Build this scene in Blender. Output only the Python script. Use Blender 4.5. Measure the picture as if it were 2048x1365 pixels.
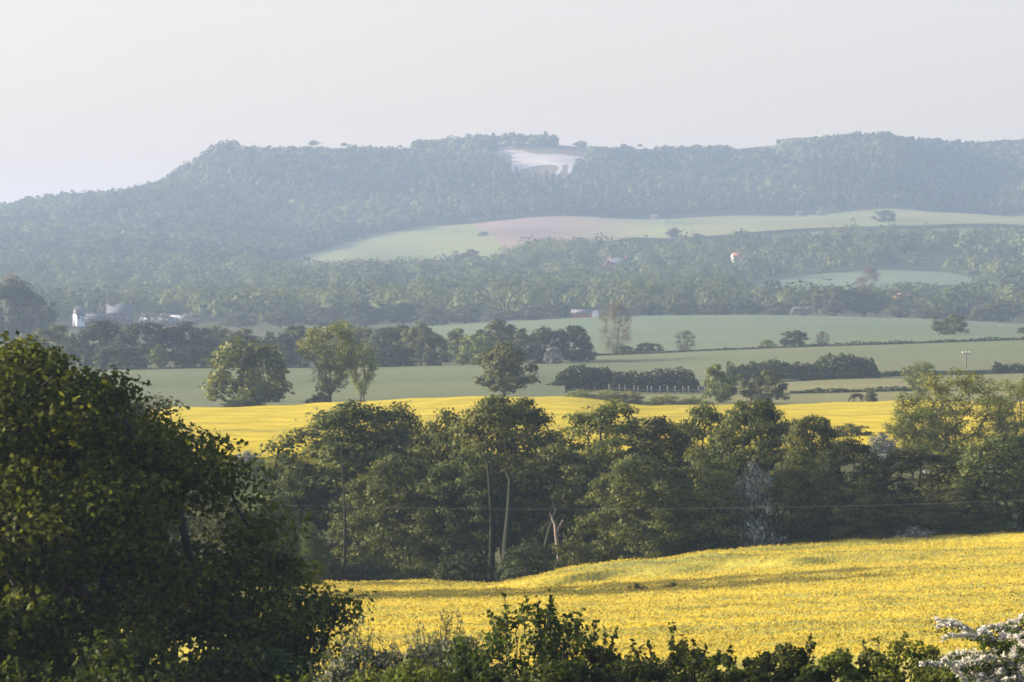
import bpy, bmesh, math, random
import numpy as np
from math import radians

for o in list(bpy.data.objects):
    bpy.data.objects.remove(o)
sc = bpy.context.scene
col = sc.collection
rng = np.random.default_rng(11)
random.seed(11)

# ------------------------------------------------------------------ camera
IW, IH = 2048.0, 1365.0           # the photograph's pixels, used as survey angles
HFOV = radians(12.0)
F = IW / (2 * math.tan(HFOV / 2))
HOR = 682.5                       # eye level
cam_d = bpy.data.cameras.new('camera')
cam = bpy.data.objects.new('camera', cam_d)
col.objects.link(cam)
cam.location = (0, 0, 0)
cam.rotation_euler = (radians(90), 0, 0)
cam_d.sensor_width = 36.0
cam_d.lens = 18.0 / math.tan(HFOV / 2)
cam_d.clip_start = 1.0
cam_d.clip_end = 40000.0
sc.camera = cam

# ------------------------------------------------------------------ sky, sun, exposure
SUN_AZ = -80.0      # degrees from straight ahead, negative = left
SUN_EL = 13.0
world = bpy.data.worlds.new('World')
sc.world = world
world.use_nodes = True
wn = world.node_tree.nodes
wl = world.node_tree.links
wn.clear()
wout = wn.new('ShaderNodeOutputWorld')
wbg = wn.new('ShaderNodeBackground')
sky = wn.new('ShaderNodeTexSky')
sky.sky_type = 'NISHITA'
sky.sun_disc = False
sky.sun_elevation = radians(SUN_EL)
sky.sun_rotation = radians(SUN_AZ)
sky.altitude = 60
sky.air_density = 1.0
sky.dust_density = 3.0
sky.ozone_density = 3.0
wbg.inputs['Strength'].default_value = 0.121
wmix = wn.new('ShaderNodeMix'); wmix.data_type = 'RGBA'; wmix.blend_type = 'MULTIPLY'   # colour balance over the whole sky: lifts it, takes the green out
wmix.inputs[0].default_value = 1.0
wmix.inputs[7].default_value = (1.46, 1.09, 1.05, 1)
wl.new(sky.outputs[0], wmix.inputs[6])
wl.new(wmix.outputs[2], wbg.inputs[0])
wl.new(wbg.outputs[0], wout.inputs[0])

sun_d = bpy.data.lights.new('sun', 'SUN')
sun_d.energy = 5.0
sun_d.angle = radians(0.6)
sun_d.color = (1.0, 0.89, 0.70)
sun = bpy.data.objects.new('sun', sun_d)
col.objects.link(sun)
sun.location = (-200, 60, 120)
az, el = radians(SUN_AZ), radians(SUN_EL)
sdir = (math.sin(az) * math.cos(el), math.cos(az) * math.cos(el), math.sin(el))
from mathutils import Vector
sun.rotation_euler = Vector(sdir).to_track_quat('Z', 'Y').to_euler()

sc.view_settings.view_transform = 'Standard'
sc.view_settings.look = 'None'
sc.view_settings.gamma = 1.0
sc.view_settings.exposure = 1.47
sc.view_settings.use_curve_mapping = False

sc.render.engine = 'CYCLES'
cy = sc.cycles
cy.use_denoising = True
try:
    cy.denoiser = 'OPENIMAGEDENOISE'
    cy.denoising_input_passes = 'RGB_ALBEDO_NORMAL'
    cy.denoising_prefilter = 'ACCURATE'
except Exception:
    pass
cy.max_bounces = 5
cy.diffuse_bounces = 2
cy.glossy_bounces = 1
cy.transmission_bounces = 3
cy.transparent_max_bounces = 6
cy.volume_bounces = 1
cy.filter_width = 1.7
cy.use_adaptive_sampling = False

# ------------------------------------------------------------------ helpers
def tag(o, label=None, cat=None, group=None, kind=None):
    if label: o['label'] = label
    if cat: o['category'] = cat
    if group: o['group'] = group
    if kind: o['kind'] = kind
    return o

def mesh_np(name, V, faces, mat=None, tint=None, smooth=False):
    """V (n,3) array, faces (m,k) array of one k."""
    V = np.asarray(V, dtype=np.float32)
    Fc = np.asarray(faces, dtype=np.int32)
    m = bpy.data.meshes.new(name)
    m.vertices.add(len(V))
    m.vertices.foreach_set('co', V.ravel())
    n, k = Fc.shape
    m.loops.add(n * k)
    m.loops.foreach_set('vertex_index', Fc.ravel())
    m.polygons.add(n)
    m.polygons.foreach_set('loop_start', np.arange(n, dtype=np.int32) * k)
    m.polygons.foreach_set('loop_total', np.full(n, k, dtype=np.int32))
    m.update(calc_edges=True)
    if smooth:
        m.polygons.foreach_set('use_smooth', np.ones(n, dtype=bool))
    if tint is not None:
        a = m.attributes.new('tint', 'FLOAT', 'POINT')
        a.data.foreach_set('value', np.asarray(tint, dtype=np.float32))
    if mat: m.materials.append(mat)
    return m

def add_obj(name, mesh, parent=None, loc=None):
    o = bpy.data.objects.new(name, mesh)
    col.objects.link(o)
    if parent: o.parent = parent
    if loc is not None: o.location = loc
    return o

def empty(name, loc=(0, 0, 0), rz=0.0, scale=(1, 1, 1)):
    o = bpy.data.objects.new(name, None)
    col.objects.link(o)
    o.empty_display_size = 0.5
    o.location = loc
    o.rotation_euler = (0, 0, rz)
    o.scale = scale
    return o

def unit(v):
    return v / np.maximum(np.linalg.norm(v, axis=-1, keepdims=True), 1e-9)

# ------------------------------------------------------------------ terrain
UC = np.array([-700, 0, 120, 250, 330, 400, 460, 560, 700, 850, 1000, 1150, 1300, 1500, 1650, 1780, 1880, 1960, 2048, 2700], float)
def cols(pairs):
    p = np.array(pairs, float)
    return np.interp(UC, p[:, 0], p[:, 1])
def zcol(pairs, d):
    return -(cols(pairs) - HOR) / F * d
ROWS = []
def row(d, pairs=None, z=None):
    ROWS.append((d, np.full(len(UC), z, float) if pairs is None else zcol(pairs, d)))
row(-400, z=1.0); row(-60, z=-1.2); row(0, z=-1.7); row(50, z=-5.6); row(100, z=-9.4)
ROWS.append((130, np.interp(UC, [-700, 0, 700, 2700], [-13.2, -12.8, -11.6, -10.8])))
row(200, [(0, 1345), (700, 1330), (1300, 1315), (2048, 1290)])
row(260, [(0, 1245), (700, 1240), (1000, 1235), (1300, 1225), (1600, 1205), (2048, 1180)])
row(330, [(0, 1200), (400, 1198), (700, 1192), (1000, 1186), (1300, 1158), (1600, 1128), (1800, 1116), (2048, 1106)])
row(385, [(0, 1120), (700, 1115), (1300, 1090), (1800, 1060), (2048, 1050)])
row(470, [(0, 912), (500, 905), (1000, 900), (1500, 895), (2048, 885)])
row(700, [(0, 838), (400, 830), (600, 826), (800, 814), (1000, 808), (1150, 808), (1300, 820), (1600, 822), (1800, 817), (2048, 818)])
row(750, [(0, 822), (400, 816), (600, 813), (800, 803), (1000, 797), (1300, 803), (1600, 810), (1800, 806), (2048, 807)])
row(900, [(0, 785), (400, 782), (700, 775), (1000, 766), (1300, 784), (1500, 782), (1750, 774), (2048, 770)])
row(1100, [(0, 748), (400, 741), (700, 741), (1000, 735), (1300, 736), (1600, 727), (2048, 718)])
row(1250, [(0, 730), (400, 728), (700, 724), (1000, 719), (1080, 717), (1300, 709), (1600, 696), (1800, 690), (2048, 681)])
row(1500, [(0, 708), (700, 702), (1000, 692), (1300, 677), (1600, 665), (1800, 663), (2048, 664)])
row(1900, [(0, 668), (700, 662), (900, 652), (1100, 640), (1300, 634), (1550, 632), (1700, 636), (1850, 640), (2048, 651)])
row(2150, [(0, 650), (700, 640), (1000, 632), (1300, 630), (1600, 630), (1850, 634), (2048, 640)])
row(2500, [(0, 632), (400, 624), (700, 606), (1000, 600), (1300, 598), (1500, 594), (1650, 589), (1800, 586), (1950, 588), (2048, 595)])
row(2800, [(0, 604), (400, 592), (700, 574), (1000, 570), (1300, 563), (1500, 560), (1600, 549), (1750, 543), (1950, 548), (2048, 555)])
row(3200, [(0, 560), (400, 552), (560, 544), (700, 541), (850, 545), (1000, 522), (1150, 500), (1300, 492), (1500, 476), (1750, 466), (2048, 466)])
row(3500, [(0, 525), (400, 515), (560, 530), (700, 505), (850, 500), (1000, 483), (1300, 464), (1500, 449), (1750, 444), (2048, 445)])
row(3900, [(0, 480), (400, 465), (560, 492), (700, 474), (850, 455), (1000, 444), (1300, 438), (1500, 434), (1750, 433), (2048, 431)])
row(4100, [(-700, 500), (0, 462), (250, 425), (400, 415), (560, 420), (700, 415), (1000, 402), (1300, 400), (1600, 398), (1740, 350), (1800, 352), (1880, 424), (1960, 430), (2048, 405)])
row(4280, [(-700, 492), (0, 450), (250, 410), (400, 370), (560, 355), (1000, 350), (1300, 350), (1600, 345), (1740, 300), (1790, 300), (1880, 385), (1960, 412), (2048, 372), (2700, 350)])
row(4450, [(-700, 490), (0, 443), (120, 418), (250, 402), (330, 388), (400, 346), (460, 305), (560, 296), (1000, 295), (1580, 297), (1700, 290), (1780, 287), (1880, 325), (1960, 345), (2048, 312), (2700, 290)])
row(4560, [(-700, 492), (0, 446), (120, 421), (250, 403), (330, 389), (400, 345), (460, 300), (500, 292), (1000, 292), (1580, 293.5), (1700, 290), (1780, 288), (1880, 293), (1960, 297), (2048, 289), (2700, 285)])
zt = ROWS[-1][1].copy()
ROWS.append((4900, zt)); ROWS.append((6000, zt - 4)); ROWS.append((9000, zt - 10)); ROWS.append((12000, zt - 20))
RD = np.array([r[0] for r in ROWS], float)
RZ = np.array([r[1] for r in ROWS])
UF = np.linspace(-700, 2700, 341)
DF = np.concatenate([np.linspace(-400, 60, 24)[:-1], np.linspace(60, 1200, 229)[:-1], np.linspace(1200, 5000, 381)[:-1], np.linspace(5000, 12000, 36)])
tmp = np.stack([np.interp(DF, RD, RZ[:, j]) for j in range(len(UC))], 1)
ZF = np.stack([np.interp(UF, UC, tmp[i]) for i in range(len(DF))], 0)
def blur(a, axis, n):
    k = np.ones(n) / n
    pad = [(0, 0), (0, 0)]; pad[axis] = (n // 2, n // 2)
    b = np.pad(a, pad, mode='edge')
    return np.apply_along_axis(lambda r: np.convolve(r, k, mode='valid'), axis, b)
ZF = blur(blur(ZF, 1, 5), 1, 5)
ZF = blur(ZF, 0, 3)

def zter(X, Y):
    X = np.asarray(X, float); Y = np.asarray(Y, float)
    u = np.clip(1024 + X * F / np.maximum(Y, 110.0), -699, 2699)
    fu = (u - UF[0]) / (UF[1] - UF[0])
    iu = np.clip(fu.astype(int), 0, len(UF) - 2); au = fu - iu
    Yc = np.clip(Y, DF[0] + .01, DF[-1] - .01)
    idd = np.clip(np.searchsorted(DF, Yc) - 1, 0, len(DF) - 2)
    ad = (Yc - DF[idd]) / (DF[idd + 1] - DF[idd])
    z = (ZF[idd, iu] * (1 - au) + ZF[idd, iu + 1] * au) * (1 - ad) + (ZF[idd + 1, iu] * (1 - au) + ZF[idd + 1, iu + 1] * au) * ad
    g = np.clip((Y - 2800) / 1300, 0, 1) * np.clip((5200 - Y) / 600, 0, 1)
    z = z + g * (2.0 * np.sin(X / 41.0 + 1.3 + np.sin(Y / 90)) + 1.6 * np.sin(X / 23.0 + Y / 77.0))
    return z
def ux(u, d):
    return (np.asarray(u, float) - 1024) / F * d
def ground(u, d):
    X = ux(u, d)
    return np.array([float(X), float(d), float(zter(X, d))])
def ypix(z, d):
    return HOR - z * F / d
def depth_at(u, y, d0, d1, n=400):
    """depth where the ground seen in column u first reaches row y going outward"""
    ds = np.linspace(d0, d1, n)
    ys = ypix(zter(ux(u, ds), ds), ds)
    k = np.where(ys <= y)[0]
    return float(ds[k[0]]) if len(k) else float(ds[np.argmin(np.abs(ys - y))])

# ------------------------------------------------------------------ materials
def newmat(name):
    m = bpy.data.materials.new(name)
    m.use_nodes = True
    nt = m.node_tree
    nt.nodes.clear()
    out = nt.nodes.new('ShaderNodeOutputMaterial')
    return m, nt, nt.nodes, nt.links, out

def noise(nt, scale, detail=3, coord='Object', stretch=(1, 1, 1), rough=.55):
    n, l = nt.nodes, nt.links
    tc = n.new('ShaderNodeTexCoord') if coord != 'Pos' else n.new('ShaderNodeNewGeometry')
    mp = n.new('ShaderNodeMapping')
    mp.inputs['Scale'].default_value = stretch
    nz = n.new('ShaderNodeTexNoise')
    nz.inputs['Scale'].default_value = scale
    nz.inputs['Detail'].default_value = detail
    nz.inputs['Roughness'].default_value = rough
    l.new(tc.outputs['Position' if coord == 'Pos' else coord], mp.inputs[0])
    l.new(mp.outputs[0], nz.inputs['Vector'])
    return nz
def ramp(nt, src, stops):
    r = nt.nodes.new('ShaderNodeValToRGB')
    e = r.color_ramp.elements
    while len(e) < len(stops): e.new(.5)
    for el_, (p, c) in zip(e, stops):
        el_.position = p
        el_.color = (c[0], c[1], c[2], 1) if not isinstance(c, (int, float)) else (c, c, c, 1)
    nt.links.new(src, r.inputs[0])
    return r
def mixc(nt, fac, a, b, mode='MIX'):
    m = nt.nodes.new('ShaderNodeMix'); m.data_type = 'RGBA'; m.blend_type = mode
    if isinstance(fac, (int, float)): m.inputs[0].default_value = fac
    else: nt.links.new(fac, m.inputs[0])
    for i, v in ((6, a), (7, b)):
        if isinstance(v, tuple): m.inputs[i].default_value = (*v[:3], 1)
        else: nt.links.new(v, m.inputs[i])
    return m.outputs[2]

def leafmat(name, dark, mid, light, trans=.3, spec=.25, tcol=None, rough=.55):
    """leaf colour: tint varies leaf by leaf, the object's random number varies tree by tree"""
    m, nt, n, l, out = newmat(name)
    at = n.new('ShaderNodeAttribute'); at.attribute_name = 'tint'
    r = ramp(nt, at.outputs['Fac'], [(0, dark), (.5, mid), (1, light)])
    oi = n.new('ShaderNodeObjectInfo')
    hs = n.new('ShaderNodeHueSaturation')
    mr = n.new('ShaderNodeMapRange'); mr.inputs[3].default_value = .48; mr.inputs[4].default_value = .52
    l.new(oi.outputs['Random'], mr.inputs[0]); l.new(mr.outputs[0], hs.inputs['Hue'])
    mv = n.new('ShaderNodeMapRange'); mv.inputs[3].default_value = .82; mv.inputs[4].default_value = 1.2
    mu = n.new('ShaderNodeMath'); mu.operation = 'FRACT'
    m7 = n.new('ShaderNodeMath'); m7.operation = 'MULTIPLY'; m7.inputs[1].default_value = 7.31
    l.new(oi.outputs['Random'], m7.inputs[0]); l.new(m7.outputs[0], mu.inputs[0]); l.new(mu.outputs[0], mv.inputs[0])
    l.new(mv.outputs[0], hs.inputs['Value'])
    l.new(r.outputs[0], hs.inputs['Color'])
    p = n.new('ShaderNodeBsdfPrincipled')
    p.inputs['Roughness'].default_value = rough
    p.inputs['Specular IOR Level'].default_value = spec
    l.new(hs.outputs[0], p.inputs['Base Color'])
    t = n.new('ShaderNodeBsdfTranslucent')
    tc = mixc(nt, 1.0, hs.outputs[0], tcol or (1.35, 1.3, .55), 'MULTIPLY')
    l.new(tc, t.inputs['Color'])
    mx = n.new('ShaderNodeMixShader'); mx.inputs[0].default_value = trans
    l.new(p.outputs[0], mx.inputs[1]); l.new(t.outputs[0], mx.inputs[2])
    l.new(mx.outputs[0], out.inputs['Surface'])
    return m

def simplemat(name, c1, c2, scale=3.0, rough=.85, coord='Object', stretch=(1, 1, 1), lo=.35, hi=.65, bump=0.0):
    m, nt, n, l, out = newmat(name)
    nz = noise(nt, scale, 4, coord, stretch)
    r = ramp(nt, nz.outputs[0], [(lo, c1), (hi, c2)])
    p = n.new('ShaderNodeBsdfPrincipled')
    p.inputs['Roughness'].default_value = rough
    p.inputs['Specular IOR Level'].default_value = .2
    l.new(r.outputs[0], p.inputs['Base Color'])
    if bump:
        b = n.new('ShaderNodeBump'); b.inputs['Distance'].default_value = bump
        l.new(nz.outputs[0], b.inputs['Height']); l.new(b.outputs[0], p.inputs['Normal'])
    l.new(p.outputs[0], out.inputs['Surface'])
    return m

M = {}
M['oak'] = leafmat('oak_leaf', (.017, .027, .005), (.045, .064, .010), (.13, .145, .02), .44, .08)
M['river'] = leafmat('riverside_leaf', (.032, .046, .014), (.078, .094, .027), (.155, .17, .046), .27, .08)
M['spring'] = leafmat('young_leaf', (.065, .085, .015), (.115, .135, .024), (.165, .18, .036), .35, .2)
M['far'] = leafmat('distant_leaf', (.034, .046, .016), (.07, .084, .027), (.12, .132, .04), .3, .08)
M['fardark'] = leafmat('dark_distant_leaf', (.022, .034, .014), (.04, .056, .02), (.07, .088, .03), .24, .06)
M['grey'] = leafmat('bare_twig', (.10, .09, .06), (.15, .135, .085), (.20, .185, .11), .2, .1, (1, 1, .9))
M['hedge'] = leafmat('hedge_leaf', (.014, .024, .006), (.034, .05, .010), (.085, .105, .018), .38, .1)
M['hedgelight'] = leafmat('young_hedge_leaf', (.034, .052, .009), (.072, .098, .015), (.135, .16, .027), .4, .1)
M['willow'] = leafmat('willow_leaf', (.05, .065, .035), (.085, .10, .055), (.14, .15, .085), .3, .35)
M['blossom'] = leafmat('may_blossom', (.05, .07, .03), (.46, .44, .38), (.70, .68, .61), .25, .15, (1, 1, .95))
M['blossomfar'] = leafmat('distant_blossom', (.05, .07, .035), (.15, .17, .14), (.52, .53, .50), .2, .1, (1, 1, .95))
M['wood'] = leafmat('hill_wood_leaf', (.024, .034, .014), (.06, .072, .025), (.125, .132, .044), .28, .05)
M['pale'] = leafmat('pale_weedy_leaf', (.13, .15, .05), (.22, .235, .08), (.31, .31, .12), .35, .05)
M['russet'] = leafmat('russet_leaf', (.07, .05, .03), (.11, .075, .045), (.15, .11, .06), .2, .1, (1.1, 1, .8))
M['bark'] = simplemat('bark', (.022, .018, .014), (.05, .042, .033), 6.0, .9, stretch=(1, 1, .25), bump=.03)
M['ivy'] = simplemat('ivy_clad_bark', (.010, .013, .007), (.022, .028, .014), 9.0, .9)
M['barkpale'] = simplemat('pale_bark', (.16, .12, .09), (.32, .26, .2), 5.0, .9, stretch=(1, 1, .3))
M['polewood'] = simplemat('weathered_pole', (.10, .085, .07), (.18, .16, .13), 5.0, .9, stretch=(1, 1, .2))
M['insulator'] = simplemat('insulator_glaze', (.75, .77, .74), (.85, .86, .84), 3.0, .25)
M['wire'] = simplemat('cable_metal', (.35, .35, .34), (.45, .45, .44), 3.0, .4)
M['post'] = simplemat('fence_wood', (.22, .21, .18), (.34, .32, .28), 5.0, .9)
M['render'] = simplemat('whitewash', (.72, .70, .66), (.82, .80, .76), 2.0, .9)
M['brick'] = simplemat('brickwork', (.26, .11, .07), (.36, .17, .11), 3.0, .9)
M['darkbrick'] = simplemat('dark_brickwork', (.10, .065, .06), (.16, .10, .085), 3.0, .9)
M['tile'] = simplemat('clay_tile', (.33, .13, .075), (.44, .20, .12), 2.5, .85)
M['slate'] = simplemat('slate', (.08, .085, .10), (.13, .135, .15), 2.5, .6)
M['sheet'] = simplemat('pale_roof_sheet', (.24, .25, .26), (.33, .34, .34), 2.0, .5)
M['glass'] = simplemat('window_glass', (.03, .035, .04), (.05, .055, .06), 2.0, .1)
M['door'] = simplemat('door_paint', (.10, .13, .10), (.14, .17, .13), 2.0, .5)
M['horsehair'] = simplemat('bay_coat', (.045, .022, .014), (.085, .042, .026), 4.0, .6)
M['mane'] = simplemat('black_hair', (.012, .010, .009), (.025, .02, .018), 8.0, .7)

# ------------------------------------------------------------------ ground sheet
def build_ground():
    Y = np.concatenate([np.linspace(-400, 60, 24)[:-1], np.linspace(60, 500, 100)[:-1], np.linspace(500, 1500, 110)[:-1],
                        np.linspace(1500, 5000, 190)[:-1], np.linspace(5000, 12000, 24)])
    s = np.linspace(-1, 1, 181)
    s = np.sign(s) * np.abs(s) ** 1.35
    W = 300 + .42 * np.maximum(Y, 0)
    X = s[None, :] * W[:, None]
    YY = np.repeat(Y[:, None], len(s), 1)
    Z = zter(X, YY) - .12 - .45 * np.clip(YY, 0, None) / 1000
    V = np.stack([X, YY, Z], -1).reshape(-1, 3)
    a, b = len(Y), len(s)
    i = np.arange(a - 1)[:, None] * b + np.arange(b - 1)[None, :]
    fc = np.stack([i, i + 1, i + b + 1, i + b], -1).reshape(-1, 4)
    m, nt, n, l, out = newmat('rough_grass')
    n1 = noise(nt, .012, 4, 'Pos'); n2 = noise(nt, .35, 4, 'Pos')
    r1 = ramp(nt, n1.outputs[0], [(.35, (.055, .07, .022)), (.65, (.11, .115, .045))])
    r2 = ramp(nt, n2.outputs[0], [(.3, .65), (.7, 1.25)])
    c = mixc(nt, 1.0, r1.outputs[0], r2.outputs[0], 'MULTIPLY')
    p = n.new('ShaderNodeBsdfPrincipled'); p.inputs['Roughness'].default_value = 1; p.inputs['Specular IOR Level'].default_value = .05
    l.new(c, p.inputs['Base Color']); l.new(p.outputs[0], out.inputs['Surface'])
    o = add_obj('ground', mesh_np('ground', V, fc, m, smooth=True))
    tag(o, 'rough grassy ground rolling from the near slope up to the hills', 'ground', kind='structure')
build_ground()

# ------------------------------------------------------------------ haze
def build_haze():
    x, y0, y1, z0, z1 = 6000, -800, 12600, -23, 232
    V = [(sx, sy, sz) for sz in (z0, z1) for sy in (y0, y1) for sx in (-x, x)]
    fc = [(0, 2, 3, 1), (4, 5, 7, 6), (0, 1, 5, 4), (2, 6, 7, 3), (0, 4, 6, 2), (1, 3, 7, 5)]
    m, nt, n, l, out = newmat('haze')
    v = n.new('ShaderNodeVolumePrincipled')
    v.inputs['Color'].default_value = (.52, .71, 1.0, 1)
    v.inputs['Density'].default_value = 1.02e-4
    v.inputs['Anisotropy'].default_value = 0.2
    for k in ('Density Attribute', 'Color Attribute', 'Temperature Attribute'):
        try: v.inputs[k].default_value = ''
        except Exception: pass
    l.new(v.outputs[0], out.inputs['Volume'])
    try: m.cycles.homogeneous_volume = True
    except Exception: pass
    o = add_obj('haze', mesh_np('haze', V, fc, m))
    tag(o, 'thin pale blue haze lying over the vale and hills', 'haze', kind='stuff')
build_haze()

# ------------------------------------------------------------------ fields
def pl(pairs):
    p = np.array(pairs, float)
    return lambda u: np.interp(u, p[:, 0], p[:, 1])
def smooth(t):
    t = np.clip(t, 0, 1); return t * t * (3 - 2 * t)

def field(name, mat, u0, u1, dn, df, h, label, nu=90, nd=50, extra=None, kind='structure', warp=None):
    """crop sheet between near edge dn(u) and far edge df(u), standing h above the ground, with skirts"""
    uu = np.linspace(u0, u1, nu)
    t = np.linspace(0, 1, nd)
    a = dn(uu); b = df(uu)
    D = a[None, :] + (b - a)[None, :] * t[:, None]
    U = np.repeat(uu[None, :], nd, 0)
    if warp is not None: U = U + warp(U, np.repeat(t[:, None], nu, 1))
    X = ux(U, D); Z = zter(X, D) + h
    if extra is not None: Z = Z + extra(U, D)
    V = np.stack([X, D, Z], -1)
    low = V.copy(); low[..., 2] -= h + .8 + D * .0006
    top = V.reshape(-1, 3)
    idx = np.arange(nd * nu).reshape(nd, nu)
    q = np.stack([idx[:-1, :-1], idx[:-1, 1:], idx[1:, 1:], idx[1:, :-1]], -1).reshape(-1, 4)
    ring = np.concatenate([idx[0, :], idx[1:, -1], idx[-1, -2::-1], idx[-2:0:-1, 0]])
    lowv = low.reshape(-1, 3)[ring]
    n0 = len(top); k = len(ring)
    j = np.arange(k)
    sk = np.stack([n0 + j, n0 + k + j, n0 + k + (j + 1) % k, n0 + (j + 1) % k], -1)
    o = add_obj(name, mesh_np(name, np.concatenate([top, top[ring], lowv]), np.concatenate([q, sk]), mat, smooth=False))
    m = o.data
    sm = np.zeros(len(m.polygons), bool); sm[:len(q)] = True
    m.polygons.foreach_set('use_smooth', sm)
    tag(o, label, 'field', kind=kind)
    return o

def cropmat(name, cols3, scale, stretch, fine=1.5, fineamt=(.75, 1.2), rows=None, bump=.25, rough=.9, trans=0.0):
    m, nt, n, l, out = newmat(name)
    n1 = noise(nt, scale, 4, 'Pos', stretch)
    k = len(cols3)
    r1 = ramp(nt, n1.outputs[0], [(.28 + .44 * i / (k - 1), c) for i, c in enumerate(cols3)])
    n2 = noise(nt, fine, 3, 'Pos', (1, .45, 1))
    r2 = ramp(nt, n2.outputs[0], [(.3, fineamt[0]), (.7, fineamt[1])])
    c = mixc(nt, 1.0, r1.outputs[0], r2.outputs[0], 'MULTIPLY')
    if rows:
        w = n.new('ShaderNodeTexWave'); w.inputs['Scale'].default_value = rows[0]; w.inputs['Distortion'].default_value = 1.5
        w.inputs['Detail'].default_value = 2; w.inputs['Detail Scale'].default_value = .1
        g = n.new('ShaderNodeNewGeometry'); mp = n.new('ShaderNodeMapping'); mp.inputs['Rotation'].default_value = (0, 0, radians(rows[1]))
        l.new(g.outputs['Position'], mp.inputs[0]); l.new(mp.outputs[0], w.inputs['Vector'])
        r3 = ramp(nt, w.outputs['Fac'], [(0, rows[2]), (.18, 1.0)])
        c = mixc(nt, 1.0, c, r3.outputs[0], 'MULTIPLY')
    p = n.new('ShaderNodeBsdfPrincipled'); p.inputs['Roughness'].default_value = rough; p.inputs['Specular IOR Level'].default_value = .08
    l.new(c, p.inputs['Base Color'])
    if bump:
        b = n.new('ShaderNodeBump'); b.inputs['Distance'].default_value = bump; b.inputs['Strength'].default_value = .8
        l.new(n2.outputs[0], b.inputs['Height']); l.new(b.outputs[0], p.inputs['Normal'])
    l.new(p.outputs[0], out.inputs['Surface'])
    return m

RAPE = cropmat('rapeseed_flower', [(0.148, 0.172, 0.057), (0.328, 0.312, 0.057), (0.459, 0.385, 0.049), (0.525, 0.426, 0.049)], .05, (.35, 1.6, 1), 2.2, (.8, 1.12), bump=.12)
RAPE2 = cropmat('far_rapeseed_flower', [(0.400, 0.328, 0.024), (0.496, 0.396, 0.021), (0.544, 0.424, 0.021)], .03, (.4, 1.5, 1), 1.2, (.85, 1.1), rows=(.012, 82, .8), bump=.12)
WHEAT = cropmat('green_wheat', [(0.108, 0.136, 0.056), (0.132, 0.156, 0.066), (0.152, 0.168, 0.076)], .006, (.5, 1.5, 1), .3, (.9, 1.1), rows=(.03, 84, .8), bump=.06)
WHEAT2 = cropmat('blue_green_wheat', [(0.102, 0.148, 0.074), (0.123, 0.164, 0.082), (0.148, 0.176, 0.090)], .005, (.5, 1.5, 1), .3, (.9, 1.1), rows=(.024, 80, .75), bump=.06)
PADDOCK = cropmat('grazed_grass', [(0.144, 0.160, 0.052), (0.176, 0.176, 0.064), (0.208, 0.196, 0.080)], .03, (.5, 1.2, 1), .8, (.85, 1.15), bump=.05)
HILLGRASS = cropmat('hill_pasture', [(0.119, 0.140, 0.051), (0.145, 0.162, 0.060), (0.170, 0.178, 0.072)], .005, (.7, 1, 1), .2, (.92, 1.08), rows=(.008, 70, .85), bump=.0)
PLOUGH = cropmat('bare_soil', [(0.145, 0.119, 0.081), (0.170, 0.123, 0.093), (0.187, 0.136, 0.106)], .004, (1, .7, 1), .2, (.93, 1.07), bump=.0)
SCRUB = cropmat('dry_scrub', [(0.085, 0.076, 0.043), (0.119, 0.098, 0.060), (0.145, 0.128, 0.076)], .03, (1, 1, 1), .3, (.8, 1.2), bump=.3)

def greening():
    nt = PLOUGH.node_tree; n, l = nt.nodes, nt.links
    p = next(x for x in n if x.type == 'BSDF_PRINCIPLED')
    src = p.inputs['Base Color'].links[0].from_socket
    g = n.new('ShaderNodeNewGeometry'); sx = n.new('ShaderNodeSeparateXYZ'); l.new(g.outputs['Position'], sx.inputs[0])
    nz = noise(nt, .02, 3, 'Pos')
    ad = n.new('ShaderNodeMath'); ad.operation = 'MULTIPLY_ADD'; ad.inputs[1].default_value = 50; l.new(nz.outputs[0], ad.inputs[0]); l.new(sx.outputs[0], ad.inputs[2])
    mr = n.new('ShaderNodeMapRange'); mr.inputs[1].default_value = 60; mr.inputs[2].default_value = 130
    l.new(ad.outputs[0], mr.inputs[0])
    c = mixc(nt, mr.outputs[0], src, (.17, .19, .07))
    l.new(c, p.inputs['Base Color'])
greening()

def bank(U, D):
    """low folds in the near field, dropping towards the camera"""
    l1 = 291 + 3.0 * np.sin(U / 95.0) + 1.5 * np.sin(U / 37.0)
    w1 = smooth((U - 960) / 160) * smooth((1950 - U) / 380)
    l2 = 322 + 2.5 * np.sin(U / 140.0 + 1) - (U - 1500) * .004
    w2 = smooth((U - 1220) / 200)
    l3 = 303 + 2 * np.sin(U / 120.0)
    w3 = smooth((U - 1040) / 120) * smooth((1640 - U) / 260)
    z = .5 * w1 * smooth((D - l1) / 5.) * smooth((l1 + 45 - D) / 40)
    z += .4 * w2 * smooth((D - l2) / 3.)
    z += .35 * w3 * smooth((D - l3) / 3.) * smooth((l3 + 25 - D) / 22)
    X = (U - 1024) / F * D
    z += .06 * np.sin(X * .83 + 2 * np.sin(D * .31)) * np.sin(D * .57 + 1.7 * np.sin(X * .23)) + .05 * np.sin(X * 1.9 + D * 1.1 + 2 * np.sin(D * .7))
    return z
near_edge = pl([(-500, 150), (2600, 150)])
far_edge = pl([(-500, 322), (600, 324), (880, 326), (1000, 309), (1100, 312), (1200, 328), (1400, 331), (1700, 333), (2600, 334)])
f1 = field('rapeseed_field', RAPE, -500, 2600, near_edge, far_edge, 1.0,
           'near yellow rapeseed field with shadowed folds in front of the riverside trees', 300, 190, bank)

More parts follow.
